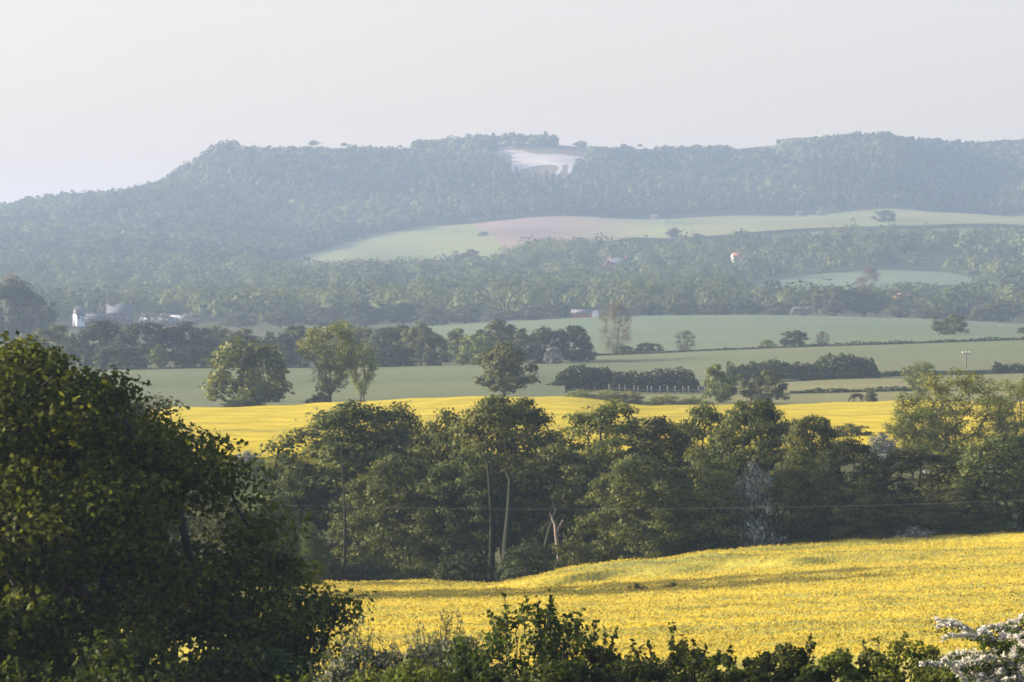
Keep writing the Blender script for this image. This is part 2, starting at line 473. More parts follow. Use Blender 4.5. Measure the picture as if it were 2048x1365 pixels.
def flowers():
    n = 165000
    U = rng.uniform(600, 2100, n)
    t = rng.random(n)
    a = 172.0; b = far_edge(U)
    D = a + (b - a) * t
    X = ux(U, D)
    Z = zter(X, D) + 1.0 + bank(U, D) + rng.uniform(-.05, .10, n)
    P = np.stack([X, D, Z], -1)
    nr = unit(rng.normal(0, 1, (n, 3)) * .42 + np.array([-.6, -.3, .5]))
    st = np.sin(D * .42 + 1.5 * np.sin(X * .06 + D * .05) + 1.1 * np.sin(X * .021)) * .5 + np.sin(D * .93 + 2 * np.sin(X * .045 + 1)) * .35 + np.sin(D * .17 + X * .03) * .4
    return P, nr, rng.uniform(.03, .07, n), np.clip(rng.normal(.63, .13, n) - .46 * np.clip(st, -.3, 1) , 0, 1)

def leaf_quads(P, N, S, tint, aspect=.62, rr=None):
    """diamond leaves: centre, normal, half length"""
    r = rr or rng
    n = len(P)
    T = unit(np.cross(N, r.normal(0, 1, (n, 3))))
    B = np.cross(N, T)
    s = np.asarray(S)[:, None]
    V = np.stack([P - T * s, P + B * s * aspect - T * s * .1, P + T * s, P - B * s * aspect - T * s * .1], 1).reshape(-1, 3)
    fc = np.arange(4 * n, dtype=np.int32).reshape(-1, 4)
    return V, fc, np.repeat(np.asarray(tint), 4)

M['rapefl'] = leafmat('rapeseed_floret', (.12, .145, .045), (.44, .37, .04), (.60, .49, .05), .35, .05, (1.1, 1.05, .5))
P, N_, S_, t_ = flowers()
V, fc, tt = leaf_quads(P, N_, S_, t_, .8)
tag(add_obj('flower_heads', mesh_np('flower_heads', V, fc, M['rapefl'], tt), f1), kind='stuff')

field('rapeseed_field', RAPE2, -300, 2500, pl([(-300, 455), (2500, 455)]), pl([(-300, 700), (400, 704), (600, 704), (640, 712), (1000, 706), (1160, 700), (1300, 676), (1560, 688), (1640, 706), (2500, 706)]), 1.0,
      'far golden rapeseed field seen above and between the riverside trees', 260, 90,
      lambda U, D: .1 * np.sin(D / 7.0 + 2 * np.sin(U / 90)) * np.sin(U / 31. + D / 19.))
field('wheat_field', WHEAT, -500, 1130, pl([(-500, 726), (650, 726), (1130, 722)]), pl([(-500, 1090), (300, 1100), (1000, 1112), (1130, 1130)]), .5,
      'green wheat field behind the far rapeseed with three hedgerow trees along its front', 140, 110)
field('wheat_field', WHEAT, 1130, 2500, pl([(1130, 915), (1420, 915), (1760, 985), (2500, 1000)]), pl([(1130, 1130), (1180, 1225), (1400, 1236), (2500, 1236)]), .5,
      'green wheat field on the right below the long low hedge', 140, 90)
field('paddock', PADDOCK, 1134, 2500, pl([(1134, 722), (1560, 718), (2500, 722)]), pl([(1134, 836), (2500, 836)]), .22,
      'short grazed paddock strip with the brown horse', 120, 40)
field('paddock', PADDOCK, 1440, 2500, pl([(1440, 848), (2500, 848)]), pl([(1440, 930), (1760, 960), (2500, 985)]), .22,
      'upper grazed paddock strip below the dark hedgerow', 120, 40)
field('wheat_field', WHEAT2, 820, 2500, pl([(820, 1262), (1080, 1254), (2500, 1250)]), pl([(820, 1880), (1300, 1905), (2500, 1900)]), .5,
      'blue-green wheat field above the long low hedge', 140, 110)
field('pasture', WHEAT2, 1490, 1975, pl([(1490, 2640), (1560, 2540), (1700, 2490), (1975, 2640)]), pl([(1490, 2660), (1600, 2760), (1750, 2810), (1900, 2790), (1975, 2660)]), .8,
      'small sage green field among the woods on the right', 70, 40)
uL = [530, 600, 680, 760, 840, 900, 960, 1010, 1040]
def dl(pts, d0, d1):
    return pl([(u, depth_at(u, y, d0, d1)) for u, y in pts])
hf_far = dl([(525, 541), (600, 516), (680, 492), (760, 470), (840, 457), (900, 451), (960, 447), (990, 444), (1060, 442)], 3050, 3990)
hf_near = pl([(525, 3190), (600, 3150), (700, 3140), (850, 3130), (960, 3150), (990, 3200)])
EDGE = lambda t: -45 + 85 * (1 - t) + 5 * np.sin(t * 14)
field('hill_pasture', HILLGRASS, 525, 990, hf_near, hf_far, 1.0, 'pale green pasture rising to the foot of the wooded hill', 100, 60, warp=lambda U, t: (U - 525) / 465 * EDGE(t))
field('ploughed_field', PLOUGH, 990, 1330, pl([(990, 3200), (1060, 3260), (1330, 3300)]), pl([(990, float(hf_far(990))), (1060, 3885), (1330, 3900)]), 1.0,
      'bare brown ploughed field in the middle below the chalk horse', 80, 60, warp=lambda U, t: (1330 - U) / 340 * EDGE(t))
field('hill_pasture', HILLGRASS, 1330, 2300, pl([(1330, 3300), (2300, 3400)]), pl([(1330, 3900), (2300, 3930)]), 1.0,
      'long strip of pale green pasture under the right-hand woods', 120, 60)

# ------------------------------------------------------------------ tree builder
def tubes(polys, sides=5):
    Vs, Fs, off = [], [], 0
    ang = np.linspace(0, 2 * np.pi, sides, endpoint=False)
    for pts, rad in polys:
        pts = np.asarray(pts, float); n = len(pts)
        d = np.gradient(pts, axis=0); d = unit(d)
        ref = np.where(np.abs(d[:, 2:3]) > .9, np.array([[1., 0, 0]]), np.array([[0, 0, 1.]]))
        a = unit(np.cross(d, ref)); b = np.cross(d, a)
        ring = pts[:, None, :] + np.asarray(rad)[:, None, None] * (np.cos(ang)[None, :, None] * a[:, None, :] + np.sin(ang)[None, :, None] * b[:, None, :])
        Vs.append(ring.reshape(-1, 3))
        i = np.arange(n - 1)[:, None] * sides + np.arange(sides)[None, :]
        j = np.arange(n - 1)[:, None] * sides + (np.arange(sides)[None, :] + 1) % sides
        Fs.append(np.stack([i, j, j + sides, i + sides], -1).reshape(-1, 4) + off)
        off += n * sides
    return np.concatenate(Vs), np.concatenate(Fs)

DOME = [(.0, .55), (.12, .85), (.3, 1.0), (.5, 1.0), (.7, .92), (.85, .74), (.95, .5), (1, .25)]
WIDE = [(.0, .7), (.15, .95), (.35, 1.0), (.55, .97), (.75, .86), (.9, .62), (1, .3)]
TALL = [(.0, .5), (.15, .8), (.35, .97), (.5, 1.0), (.65, .93), (.8, .76), (.92, .5), (1, .2)]
FLAT = [(.0, .35), (.2, .6), (.45, .9), (.65, 1.0), (.85, .88), (1, .5)]

def tree_geo(seed, H, R, base, profile, nclump, per, leaf, clump_r=.26, flat=.62, trunk_r=None, shell=.55, jitter=.18, trunks=1, up=.35, tintmu=.5, sep=.5, spr=1.4, nj=.55, tj=.2):
    """returns trunk (V,F) and crown (V,F,tint). base = height where the crown starts"""
    r = np.random.default_rng(seed)
    pf = np.array(profile, float)
    C = []
    tries = 0
    while len(C) < nclump and tries < nclump * 40:
        tries += 1
        t = r.random()
        rad = np.interp(t, pf[:, 0], pf[:, 1]) * R
        if r.random() > (rad / R) ** 1.2 + .05: continue
        q = (shell + (1 - shell) * r.random()) if r.random() < .8 else r.random()
        a = r.random() * 2 * np.pi
        lump = 1 + jitter * (np.sin(3 * a + seed) + .6 * np.sin(5 * a + 2.1 * seed + 4 * t))
        rr_ = max(rad * lump - R * clump_r * .55, .02 * R) * q
        p = np.array([math.cos(a) * rr_, math.sin(a) * rr_, base + t * (H - base) * .95])
        if all(np.linalg.norm((p - c) * np.array([1, 1, 1.3])) > R * clump_r * sep for c in C):
            C.append(p)
    C = np.array(C)
    C = C[np.argsort(np.linalg.norm(C * np.array([1, 1, .8]), axis=1))]
    trunk_r = trunk_r or .028 * H
    # skeleton
    nodes, parent = [], []
    ends = []
    for k in range(trunks):
        a0 = r.random() * 6.28
        off = np.array([math.cos(a0), math.sin(a0), 0]) * (R * .06 * k)
        lean = r.normal(0, .05 * H, 2) * (1 + .8 * (trunks > 1))
        prev = -1
        for s in range(7):
            t = s / 6
            nodes.append(off + np.array([lean[0] * t ** 1.5, lean[1] * t ** 1.5, H * .78 * t]) + np.append(r.normal(0, .008 * H, 2), 0) * (s > 0))
            parent.append(prev); prev = len(nodes) - 1
    for c in C:
        nd = np.array(nodes)
        d = np.linalg.norm(nd - c, axis=1) + 2.2 * np.maximum(nd[:, 2] - c[2] + .06 * H, 0)
        k = int(np.argmin(d))
        mid = (nodes[k] * .5 + c * .5) + r.normal(0, .03 * R, 3) + np.array([0, 0, .04 * R])
        nodes.append(mid); parent.append(k)
        nodes.append(c); parent.append(len(nodes) - 2)
    nn = len(nodes)
    w = np.zeros(nn)
    haschild = np.zeros(nn, bool)
    for i in range(nn): 
        if parent[i] >= 0: haschild[parent[i]] = True
    w[~haschild] = 1
    for i in range(nn - 1, -1, -1):
        if parent[i] >= 0: w[parent[i]] += w[i]
    rad = trunk_r * (w / max(w.max(), 1)) ** .45
    rad = np.maximum(rad, trunk_r * .05)
    polys = []
    for i in range(nn):
        if parent[i] >= 0:
            p = parent[i]
            polys.append(([nodes[p], nodes[i]], [min(rad[p], rad[i] * 1.6), rad[i]]))
    # root flare below ground
    for i in range(nn):
        if parent[i] < 0:
            b = nodes[i]
            polys.append(([b + np.array([0, 0, -.06 * H]), b], [rad[i] * 1.25, rad[i] * 1.0]))
    TV, TF = tubes(polys)
    # leaves
    n = len(C) * per
    ci = np.repeat(np.arange(len(C)), per)
    cr = R * clump_r * r.uniform(.7, 1.25, len(C))
    dirv = unit(r.normal(0, 1, (n, 3)))
    q = r.random(n) ** .45
    off = dirv * (q * cr[ci])[:, None] * np.array([1, 1, flat])
    # ragged: push a few leaves outwards as sprays
    spray = r.random(n) < .10
    off[spray] *= r.uniform(1.05, spr, spray.sum())[:, None]
    P = C[ci] + off
    P[:, 2] = np.maximum(P[:, 2], base * .35)
    outw = unit(C * np.array([1, 1, .0]) + 1e-6)[ci]
    Nn = unit(dirv * .75 + outw * .25 + np.array([0, 0, up]) + r.normal(0, nj, (n, 3)))
    ctint = r.normal(0, .13, len(C))
    tint = np.clip(r.normal(tintmu, tj, n) + ctint[ci], 0, 1)
    S = leaf * r.uniform(.65, 1.3, n)
    CV, CF, ct = leaf_quads(P, Nn, S, tint, .66, r)
    return (TV, TF), (CV, CF, ct)

PROTO = {}
def proto(key, leafm, barkm='bark', **kw):
    (TV, TF), (CV, CF, ct) = tree_geo(**kw)
    PROTO[key] = (mesh_np(key + '_trunk', TV, TF, M[barkm], smooth=True), mesh_np(key + '_crown', CV, CF, M[leafm], ct), kw['H'], kw['R'])

def with_mat(key, newkey, leafm, barkm=None):
    t, c, H, R = PROTO[key]
    c2 = c.copy(); c2.materials.clear(); c2.materials.append(M[leafm])
    t2 = t
    if barkm:
        t2 = t.copy(); t2.materials.clear(); t2.materials.append(M[barkm])
    PROTO[newkey] = (t2, c2, H, R)

def place(key, u, d, ytop, wpx, name, label, cat, group=None, rz=None, ybase=None):
    """a tree standing at column u and distance d whose crown reaches row ytop and is wpx wide"""
    t, c, H, R = PROTO[key]
    g = ground(u, d)
    h = max((HOR - ytop) / F * d - g[2], 1.0)
    rad = wpx / 2 / F * d
    o = empty(name, (g[0], g[1], g[2]), rz if rz is not None else rng.uniform(0, 6.28), (rad / R, rad / R, h / H))
    tag(o, label, cat, group)
    add_obj('trunk', t, o)
    add_obj('crown', c, o)
    return o

# near the river: detailed prototypes
proto('riv_a', 'river', seed=1, H=15, R=5.2, base=.8, profile=DOME, nclump=200, per=135, leaf=.145, clump_r=.235, flat=.5, nj=.42)
proto('riv_b', 'river', seed=2, H=15, R=5.2, base=1.0, profile=TALL, nclump=190, per=135, leaf=.145, clump_r=.235, flat=.5, trunks=2, nj=.42)
proto('riv_c', 'river', 'ivy', seed=3, H=15, R=5.2, base=2.6, profile=FLAT, nclump=170, per=140, leaf=.145, clump_r=.24, flat=.42, nj=.42)
proto('riv_d', 'river', seed=4, H=15, R=5.2, base=.4, profile=WIDE, nclump=220, per=125, leaf=.145, clump_r=.215, flat=.55, trunks=4, nj=.42, trunk_r=.2)
proto('shrub', 'river', seed=5, H=5, R=3.0, base=.2, profile=WIDE, nclump=60, per=100, leaf=.13, clump_r=.27, flat=.7, trunks=4)
proto('spr_a', 'spring', seed=6, H=15, R=6, base=2.0, profile=DOME, nclump=150, per=100, leaf=.14, clump_r=.19, flat=.75, trunks=2, trunk_r=.22)
proto('spr_b', 'spring', seed=7, H=13, R=5.5, base=2.6, profile=FLAT, nclump=85, per=85, leaf=.18, clump_r=.23, flat=.65, trunk_r=.24)
with_mat('shrub', 'hawthorn', 'blossomfar')
with_mat('shrub', 'darkshrub', 'fardark')
with_mat('shrub', 'paleshrub', 'pale')
with_mat('riv_a', 'rivdark', 'fardark')
# farther away
for i, (pf, b) in enumerate(((DOME, 1.2), (WIDE, .8), (TALL, 1.6), (DOME, 2.0), (FLAT, 2.0))):
    proto('far_%d' % i, 'far', seed=20 + i, H=13, R=6, base=b, profile=pf, nclump=64, per=50, leaf=.42, clump_r=.25, flat=.8, jitter=.2, nj=.3, tj=.1)
    with_mat('far_%d' % i, 'fdk_%d' % i, 'fardark')
    with_mat('far_%d' % i, 'fsp_%d' % i, 'spring')
with_mat('far_1', 'fbl', 'blossomfar')
proto('bare', 'grey', seed=40, H=14, R=4.5, base=1.0, profile=TALL, nclump=90, per=110, leaf=.11, clump_r=.26, flat=.9, trunk_r=.14)
with_mat('bare', 'russet', 'russet')

ORD = ['first', 'second', 'third', 'fourth', 'fifth', 'sixth', 'seventh', 'eighth', 'ninth', 'tenth', 'eleventh', 'twelfth',
       'thirteenth', 'fourteenth', 'fifteenth', 'sixteenth', 'seventeenth', 'eighteenth', 'nineteenth', 'twentieth',
       'twenty-first', 'twenty-second', 'twenty-third', 'twenty-fourth', 'twenty-fifth', 'twenty-sixth', 'twenty-seventh', 'twenty-eighth']

# ------------------------------------------------------------------ riverside row
G = 'trees in the riverside row'
RIV = [
 ('riv_d', 705, 352, 792, 350, 'broad many-stemmed tree at the left end of the riverside row'),
 ('riv_b', 800, 356, 800, 200, 'tree rising behind the broad left-end tree of the riverside row'),
 ('riv_b', 895, 348, 812, 190, 'slim tree between the broad left-end tree and the tall domed one'),
 ('riv_c', 1012, 343, 784, 235, 'tall dome-topped tree with dark forked trunk in the riverside row'),
 ('riv_a', 1215, 352, 790, 240, 'rounded tree right of the dome-topped tree in the riverside row'),
 ('riv_d', 1330, 350, 824, 200, 'low-topped tree in the middle of the riverside row'),
 ('riv_a', 1415, 354, 796, 150, 'narrow tree left of the umbrella-shaped one in the riverside row'),
 ('riv_c', 1508, 345, 792, 170, 'umbrella-shaped tree with yellow field showing under its crown'),
 ('riv_c', 1628, 338, 825, 118, 'small leaning flat-topped tree right of the umbrella-shaped one'),
 ('rivdark', 1702, 336, 866, 160, 'dark rounded tree below the grazing horse in the riverside row'),
 ('riv_a', 1832, 336, 888, 235, 'sunlit wide tree right of the dark rounded riverside tree'),
 ('riv_d', 1995, 335, 858, 260, 'large full-crowned tree at the right end of the riverside row'),
 ('riv_b', 2150, 340, 850, 200, 'last riverside tree cut by the right edge'),
 ('riv_b', 585, 350, 900, 150, 'smaller tree at the far left of the riverside row beside the oak'),
 ('riv_a', 1120, 338, 880, 190, 'lower tree under the right side of the dome-topped tree'),
 ('riv_b', 930, 338, 890, 170, 'lower tree under the left side of the dome-topped tree'),
 ('riv_d', 1275, 330, 900, 190, 'lower bushy tree in front of the rounded riverside tree'),
 ('riv_a', 1405, 331, 890, 180, 'lower tree just left of the pale flowering hawthorn'),
 ('riv_b', 1590, 332, 905, 170, 'lower tree just right of the pale flowering hawthorn'),
 ('riv_d', 800, 340, 900, 220, 'lower leafy tree in front of the broad left-end tree'),
 ('riv_a', 1920, 331, 960, 150, 'lower tree filling between the two right-end riverside trees'),
 ('riv_d', 1745, 329, 985, 150, 'lower bushy tree in front of the dark rounded riverside tree'),
]
for k, u, d, yt, w, lab in RIV:
    place(k, u, d, yt, w * 1.12, 'riverside_tree', lab, 'tree', G)
for u, d, yt, w, lab in ((200, 271, 740, 480, 'tree hidden behind the oak whose shadow streaks the rapeseed'), (60, 285, 690, 400, 'tree behind the left of the oak shading the field edge'), (440, 312, 960, 150, 'leftmost of three small trees half hidden behind the oak'), (545, 313, 985, 130, 'middle one of three small trees just right behind the oak'),
                         (610, 318, 1040, 110, 'rightmost of three small trees between oak and riverside row')):
    place('riv_d', u, d, yt, w, 'small_tree', lab, 'tree', 'small trees behind the oak')
place('hawthorn', 1508, 330, 930, 120, 'hawthorn', 'tall pale flowering hawthorn in the middle of the riverside row', 'hawthorn')
UND = [(560, 1020, 90), (640, 1100, 110), (735, 1120, 120), (850, 1125, 110), (930, 1105, 110), (1060, 1080, 110), (1150, 1075, 100), (1240, 1085, 120), (1330, 1070, 110),
       (1420, 1065, 110), (1560, 1040, 90), (1650, 1030, 110), (1800, 1040, 150), (1890, 1030, 120), (1975, 1025, 110), (2060, 1020, 110)]
for i, (u, yt, w) in enumerate(UND):
    d = min(float(far_edge(u)) + 4.0, 336)
    place('darkshrub' if i % 3 else 'shrub', u, d, yt, w * 1.4, 'understory_shrub',
          '%s shrub from the left under the riverside trees at the field edge' % ORD[i], 'shrub', 'shrubs under the riverside trees')
place('darkshrub', 1275, 268, 1168, 62, 'hollow_stand_in', 'left one of two small bushes added for dark hollows in the field fold', 'shrub')  # bush added to stand in for a dark hollow in the crop
place('darkshrub', 1348, 268, 1166, 66, 'hollow_stand_in', 'right one of two small bushes added for dark hollows in the field fold', 'shrub')  # second stand-in, also for a dark hollow
place('hawthorn', 1830, 327, 1055, 120, 'hawthorn', 'low pale flowering hawthorn at the field edge under the wide sunlit tree', 'hawthorn')
# pale dead stem and dark ivy-clad stems that show against the shade
def stem(u, d, y0, y1, wpx, lean, mat, name, label):
    g = ground(u, d)
    zt_ = (HOR - y0) / F * d; r0 = wpx / 2 / F * d
    lp = lean / F * d
    pts = [np.array([g[0], g[1], g[2] - .3])] + [np.array([g[0] + lp * t ** 1.3 + .08 * math.sin(5 * t + u), g[1], g[2] + (zt_ - g[2]) * t]) for t in np.linspace(.05, 1, 8)]
    rad = np.linspace(r0 * 1.3, r0 * .45, len(pts))
    polys = [(pts, rad)]
    p = pts[-2]
    polys.append(([p, p + np.array([.5, .1, .9])], [r0 * .5, r0 * .2]))
    polys.append(([pts[-1], pts[-1] + np.array([-.35, .1, .8])], [r0 * .45, r0 * .15]))
    V, fc = tubes(polys, 7)
    o = add_obj(name, mesh_np(name, V - g, fc, M[mat], smooth=True), None, g)
    tag(o, label, 'tree trunk')
stem(1118, 327, 1050, 1130, 11, -6, 'barkpale', 'dead_tree_stem', 'pale bare dead stem standing among the riverside trees')
stem(1015, 334, 960, 1150, 22, 4, 'ivy', 'ivy_clad_trunk', 'thick dark trunk below the dome-topped tree')
stem(985, 335, 930, 1150, 13, -8, 'ivy', 'slender_trunk', 'slender dark trunk left of the thick one below the domed tree')
stem(1075, 330, 1020, 1140, 15, 40, 'ivy', 'leaning_trunk', 'dark trunk leaning right beside the pale dead stem')
for i, (u, y0, ln) in enumerate(((690, 900, -6), (812, 1090, 2), (822, 1100, -4), (1600, 1010, 3), (1945, 1060, -3))):
    stem(u, 334, y0, 1170, 6, ln, 'ivy', 'slender_trunk',
         ['thin dark stem rising through the broad left-end tree', 'left one of two close thin stems at the field edge', 'right one of two close thin stems at the field edge',
          'thin dark stem right of the pale flowering hawthorn', 'thin stem under the right-end riverside tree'][i])

# ------------------------------------------------------------------ between river and far rapeseed
place('spr_a', 1915, 430, 733, 250, 'spring_tree', 'big golden-green tree with spreading limbs on the right, rapeseed behind', 'tree')
place('spr_a', 2050, 436, 748, 170, 'spring_tree', 'golden-green tree cut by the right edge beside the big spreading one', 'tree')
place('spr_b', 1825, 425, 810, 120, 'spring_tree', 'low golden-green tree under the left side of the big spreading one', 'tree')
place('hawthorn', 1765, 445, 868, 95, 'hawthorn', 'white flowering hawthorn left of the big golden-green tree', 'hawthorn')
place('hawthorn', 1880, 436, 880, 130, 'hawthorn', 'white flowering hawthorn under the big golden-green tree', 'hawthorn')
place('hawthorn', 495, 448, 903, 80, 'hawthorn', 'pale flowering hawthorn right of the oak below the rapeseed', 'hawthorn')
place('shrub', 1700, 470, 848, 110, 'green_shrub', 'low green shrub in front of the far rapeseed on the right', 'shrub')
place('shrub', 1800, 474, 850, 90, 'green_shrub', 'low green shrub left of the big golden-green tree', 'shrub')
place('shrub', 1590, 480, 838, 60, 'green_shrub', 'small green shrub beside the umbrella-shaped tree', 'shrub')
# ------------------------------------------------------------------ far edge of the rapeseed
place('fsp_1', 484, 728, 678, 190, 'hedgerow_tree', 'big loose yellow-green tree left of the wheat field front', 'tree')
place('fdk_1', 545, 760, 705, 70, 'hedgerow_tree', 'darker tree tucked behind the big loose yellow-green one', 'tree')
place('spr_b', 660, 730, 640, 150, 'hedgerow_tree', 'tall open yellow-green tree with dark limbs before the wheat', 'tree')
place('spr_b', 722, 734, 688, 75, 'hedgerow_tree', 'slight young tree right of the tall open one', 'tree')
place('darkshrub', 640, 722, 786, 55, 'green_shrub', 'dark bush at the foot of the tall open yellow-green tree', 'shrub')
place('darkshrub', 478, 722, 800, 90, 'green_shrub', 'dark undergrowth below the big loose yellow-green tree', 'shrub')
place('far_3', 1008, 735, 688, 128, 'hedgerow_tree', 'solitary round tree with dark trunk in front of the wheat', 'tree')
place('fsp_0', 1440, 742, 726, 80, 'hedgerow_tree', 'bright green tree at the right end of the clipped hedge', 'tree')
place('far_0', 1528, 738, 737, 112, 'hedgerow_tree', 'grey-green round tree right of the bright green one', 'tree')
place('spr_b', 1840, 742, 722, 82, 'hedgerow_tree', 'slim green tree right of the grazing horse', 'tree')
place('shrub', 1742, 746, 777, 30, 'green_shrub', 'small bush beside the grazing horse', 'shrub')
for i, (u, yt, w) in enumerate(((1160, 783, 70), (1215, 783, 70), (1262, 786, 60), (1330, 792, 70), (1385, 796, 60))):
    place('paleshrub', u, 713, yt - 3, w * 1.15, 'rough_bush', '%s pale bush from the left along the rapeseed below the clipped hedge' % ORD[i], 'shrub', 'pale bushes along the rapeseed edge')

# ------------------------------------------------------------------ hedges
def hedge(pts, h, thick, mat, label, name='hedgerow', n_per_m=20, leaf=.25, seed=0, wob=.25, cat='hedge'):
    """pts: list of (u, d[, height]); a continuous hedge with leaves filling its section"""
    r = np.random.default_rng(100 + seed)
    p = np.array([(float(ux(u, d)), d, hh) for u, d, hh in pts])
    seg = np.linalg.norm(np.diff(p[:, :2], axis=0), axis=1); cum = np.concatenate([[0], np.cumsum(seg)])
    n = int(cum[-1] * n_per_m)
    s = r.uniform(0, cum[-1], n)
    x = np.interp(s, cum, p[:, 0]); y = np.interp(s, cum, p[:, 1]); hh = np.interp(s, cum, p[:, 2]) * h
    hh = hh * (1 + wob * (.5 * np.sin(s * .55 + seed) + .3 * np.sin(s * 1.3 + 2) + .25 * np.sin(s * 2.9)))
    a = r.uniform(0, np.pi, n); q = r.random(n) ** .4
    off = np.cos(a) * q * thick * .5
    zz = np.sin(a) ** .6 * q * hh
    zg = zter(x, y + off)
    P = np.stack([x, y + off, zg + zz], -1)
    Nn = unit(np.stack([r.normal(0, .6, n), np.cos(a) + r.normal(0, .5, n), np.sin(a) * .8 + r.normal(0, .5, n) + .2], -1))
    V, fc, tt = leaf_quads(P, Nn, leaf * r.uniform(.7, 1.4, n), np.clip(r.normal(.45, .22, n), 0, 1), .7, r)
    mid = np.array([p[0, 0], p[0, 1], float(zter(p[0, 0], p[0, 1]))])
    root = empty(name, mid)
    tag(root, label, cat)
    add_obj('foliage', mesh_np('hedge_foliage', V - mid, fc, M[mat], tt), root)
    polys = []
    for ss in np.arange(.5, cum[-1], max(1.2, cum[-1] / 60)):
        bx, by, bh = np.interp(ss, cum, p[:, 0]), np.interp(ss, cum, p[:, 1]), np.interp(ss, cum, p[:, 2]) * h
        b = np.array([bx, by, float(zter(bx, by)) - .3]) - mid
        polys.append(([b, b + np.array([r.normal(0, .15), r.normal(0, .1), bh * .8])], [.06, .03]))
    V, fc = tubes(polys, 4)
    tag(add_obj('stems', mesh_np('hedge_stems', V, fc, M['bark']), root), kind='stuff')
    return root
place('darkshrub', 1120, 872, 762, 60, 'dark_bush', 'dark bush at the sloping left end of the clipped hedge', 'shrub')
hedge([(1112, 888, .45), (1135, 888, .8), (1160, 888, 1), (1200, 888, .98), (1222, 888, .9)], 4.5, 5, 'fardark', 'rounded left block of the tall clipped hedge by the fence', n_per_m=220, leaf=.26, seed=1, wob=.12)
hedge([(1212, 893, .75), (1250, 893, .8), (1320, 893, .9), (1365, 893, 1), (1385, 893, .9), (1399, 893, .4)], 4.6, 4.5, 'fardark', 'long clipped hedge block behind the pale fence posts', n_per_m=200, leaf=.26, seed=2, wob=.12)
hedge([(1455, 955, .8), (1540, 955, .8), (1620, 955, .75), (1660, 955, .95), (1720, 955, 1.05), (1742, 955, .9), (1756, 955, .3)], 5.0, 5, 'fardark', 'thick dark overgrown hedge above the upper paddock', n_per_m=190, leaf=.3, seed=3, wob=.2)
hedge([(1580, 842, .6), (1640, 842, 1), (1700, 842, .7), (1760, 842, 1), (1830, 842, .8)], 1.0, 1.0, 'fardark', 'low trimmed hedge between the two paddock strips', n_per_m=60, leaf=.18, seed=4)
hedge([(1756, 968, .6), (1800, 978, .8), (1860, 985, .7)], 1.3, 1.4, 'fardark', 'short low hedge right of the thick dark hedge', n_per_m=60, leaf=.2, seed=5)
hedge([(1990, 985, 1.2), (2010, 985, .8), (2060, 985, .9), (2140, 985, .8)], 2.0, 2.0, 'fardark', 'dark hedge at the right edge behind the golden-green tree', n_per_m=70, leaf=.25, seed=6)
place('darkshrub', 1998, 982, 728, 42, 'dark_bush', 'round dark bush at the start of the right-edge hedge', 'shrub')
place('shrub', 1752, 958, 740, 26, 'green_shrub', 'small round bush at the right end of the thick dark hedge', 'shrub')
hedge([(1078, 1250, .6), (1180, 1247, .8), (1300, 1245, .6), (1420, 1245, .8), (1560, 1243, .7), (1640, 1243, 1.1), (1740, 1243, 1.25), (1850, 1243, 1.0), (1960, 1243, 1.2), (2100, 1243, 1.1)],
      1.05, 1.3, 'fardark', 'long low hedge line crossing between the two wheat fields', n_per_m=34, leaf=.26, seed=7, wob=.3)
hedge([(260, 1092, .6), (400, 1098, .7), (560, 1102, .9), (620, 1102, .5)], 1.4, 1.6, 'fardark', 'low dark hedge at the back of the wheat on the left', n_per_m=40, leaf=.26, seed=8)
hedge([(420, 712, .5), (560, 714, .6), (640, 717, .7)], .8, 1.0, 'far', 'ragged grassy hedge between rapeseed and wheat on the left', n_per_m=40, leaf=.15, seed=9)
hedge([(800, 716, .5), (900, 716, .9), (1000, 715, .7), (1140, 712, .8)], .8, 1.0, 'grey', 'ragged bleached hedge between rapeseed and wheat in the middle', n_per_m=36, leaf=.14, seed=10)
hedge([(1560, 712, .7), (1640, 714, .5), (1760, 715, .8), (1860, 715, .6)], .7, .8, 'far', 'thin weedy hedge between the rapeseed and the horse', n_per_m=40, leaf=.12, seed=11)

# ------------------------------------------------------------------ belt of trees behind the wheat
BELT = [('far_1', 60, 1215, 668, 110), ('far_0', 125, 1205, 648, 120), ('fdk_1', 205, 1200, 640, 140), ('fdk_0', 290, 1195, 643, 150), ('fdk_2', 370, 1200, 646, 130),
        ('far_2', 430, 1210, 652, 100), ('far_0', 500, 1200, 655, 110), ('fdk_1', 562, 1160, 668, 110), ('fdk_0', 600, 1190, 648, 90), ('fsp_3', 700, 1180, 648, 110),
        ('far_0', 765, 1170, 655, 100), ('fdk_1', 800, 1185, 650, 110), ('far_2', 842, 1160, 648, 90), ('far_1', 868, 1128, 668, 80), ('far_0', 925, 1150, 655, 90),
        ('fsp_1', 955, 1136, 668, 95), ('far_3', 1000, 1165, 640, 110), ('far_0', 1035, 1142, 664, 100), ('fdk_1', 1090, 1150, 656, 100), ('fdk_0', 1142, 1165, 649, 85), ('far_1', 1168, 1150, 680, 56)]
for i, (k, u, d, yt, w) in enumerate(BELT):
    place(k, u, d, yt, w, 'belt_tree', '%s tree from the left in the belt behind the wheat field' % ORD[i], 'tree', 'belt of trees behind the wheat')
place('fsp_2', 318, 1106, 690, 44, 'young_tree', 'small pale young tree in front of the dark belt on the left', 'tree')
place('fbl', 1108, 1122, 694, 42, 'hawthorn', 'pale flowering bush at the foot of the tree belt', 'hawthorn')
place('fdk_1', 782, 1118, 690, 130, 'belt_shrub', 'dark thicket at the foot of the belt, middle left', 'shrub')
place('fdk_1', 650, 1108, 700, 120, 'belt_shrub', 'dark thicket behind the tall open yellow-green tree', 'shrub')
place('fdk_1', 240, 1120, 690, 150, 'belt_shrub', 'dark thicket low in the belt on the left', 'shrub')
place('fdk_1', 390, 1120, 692, 110, 'belt_shrub', 'dark thicket between the young tree and the loose yellow-green tree', 'shrub')
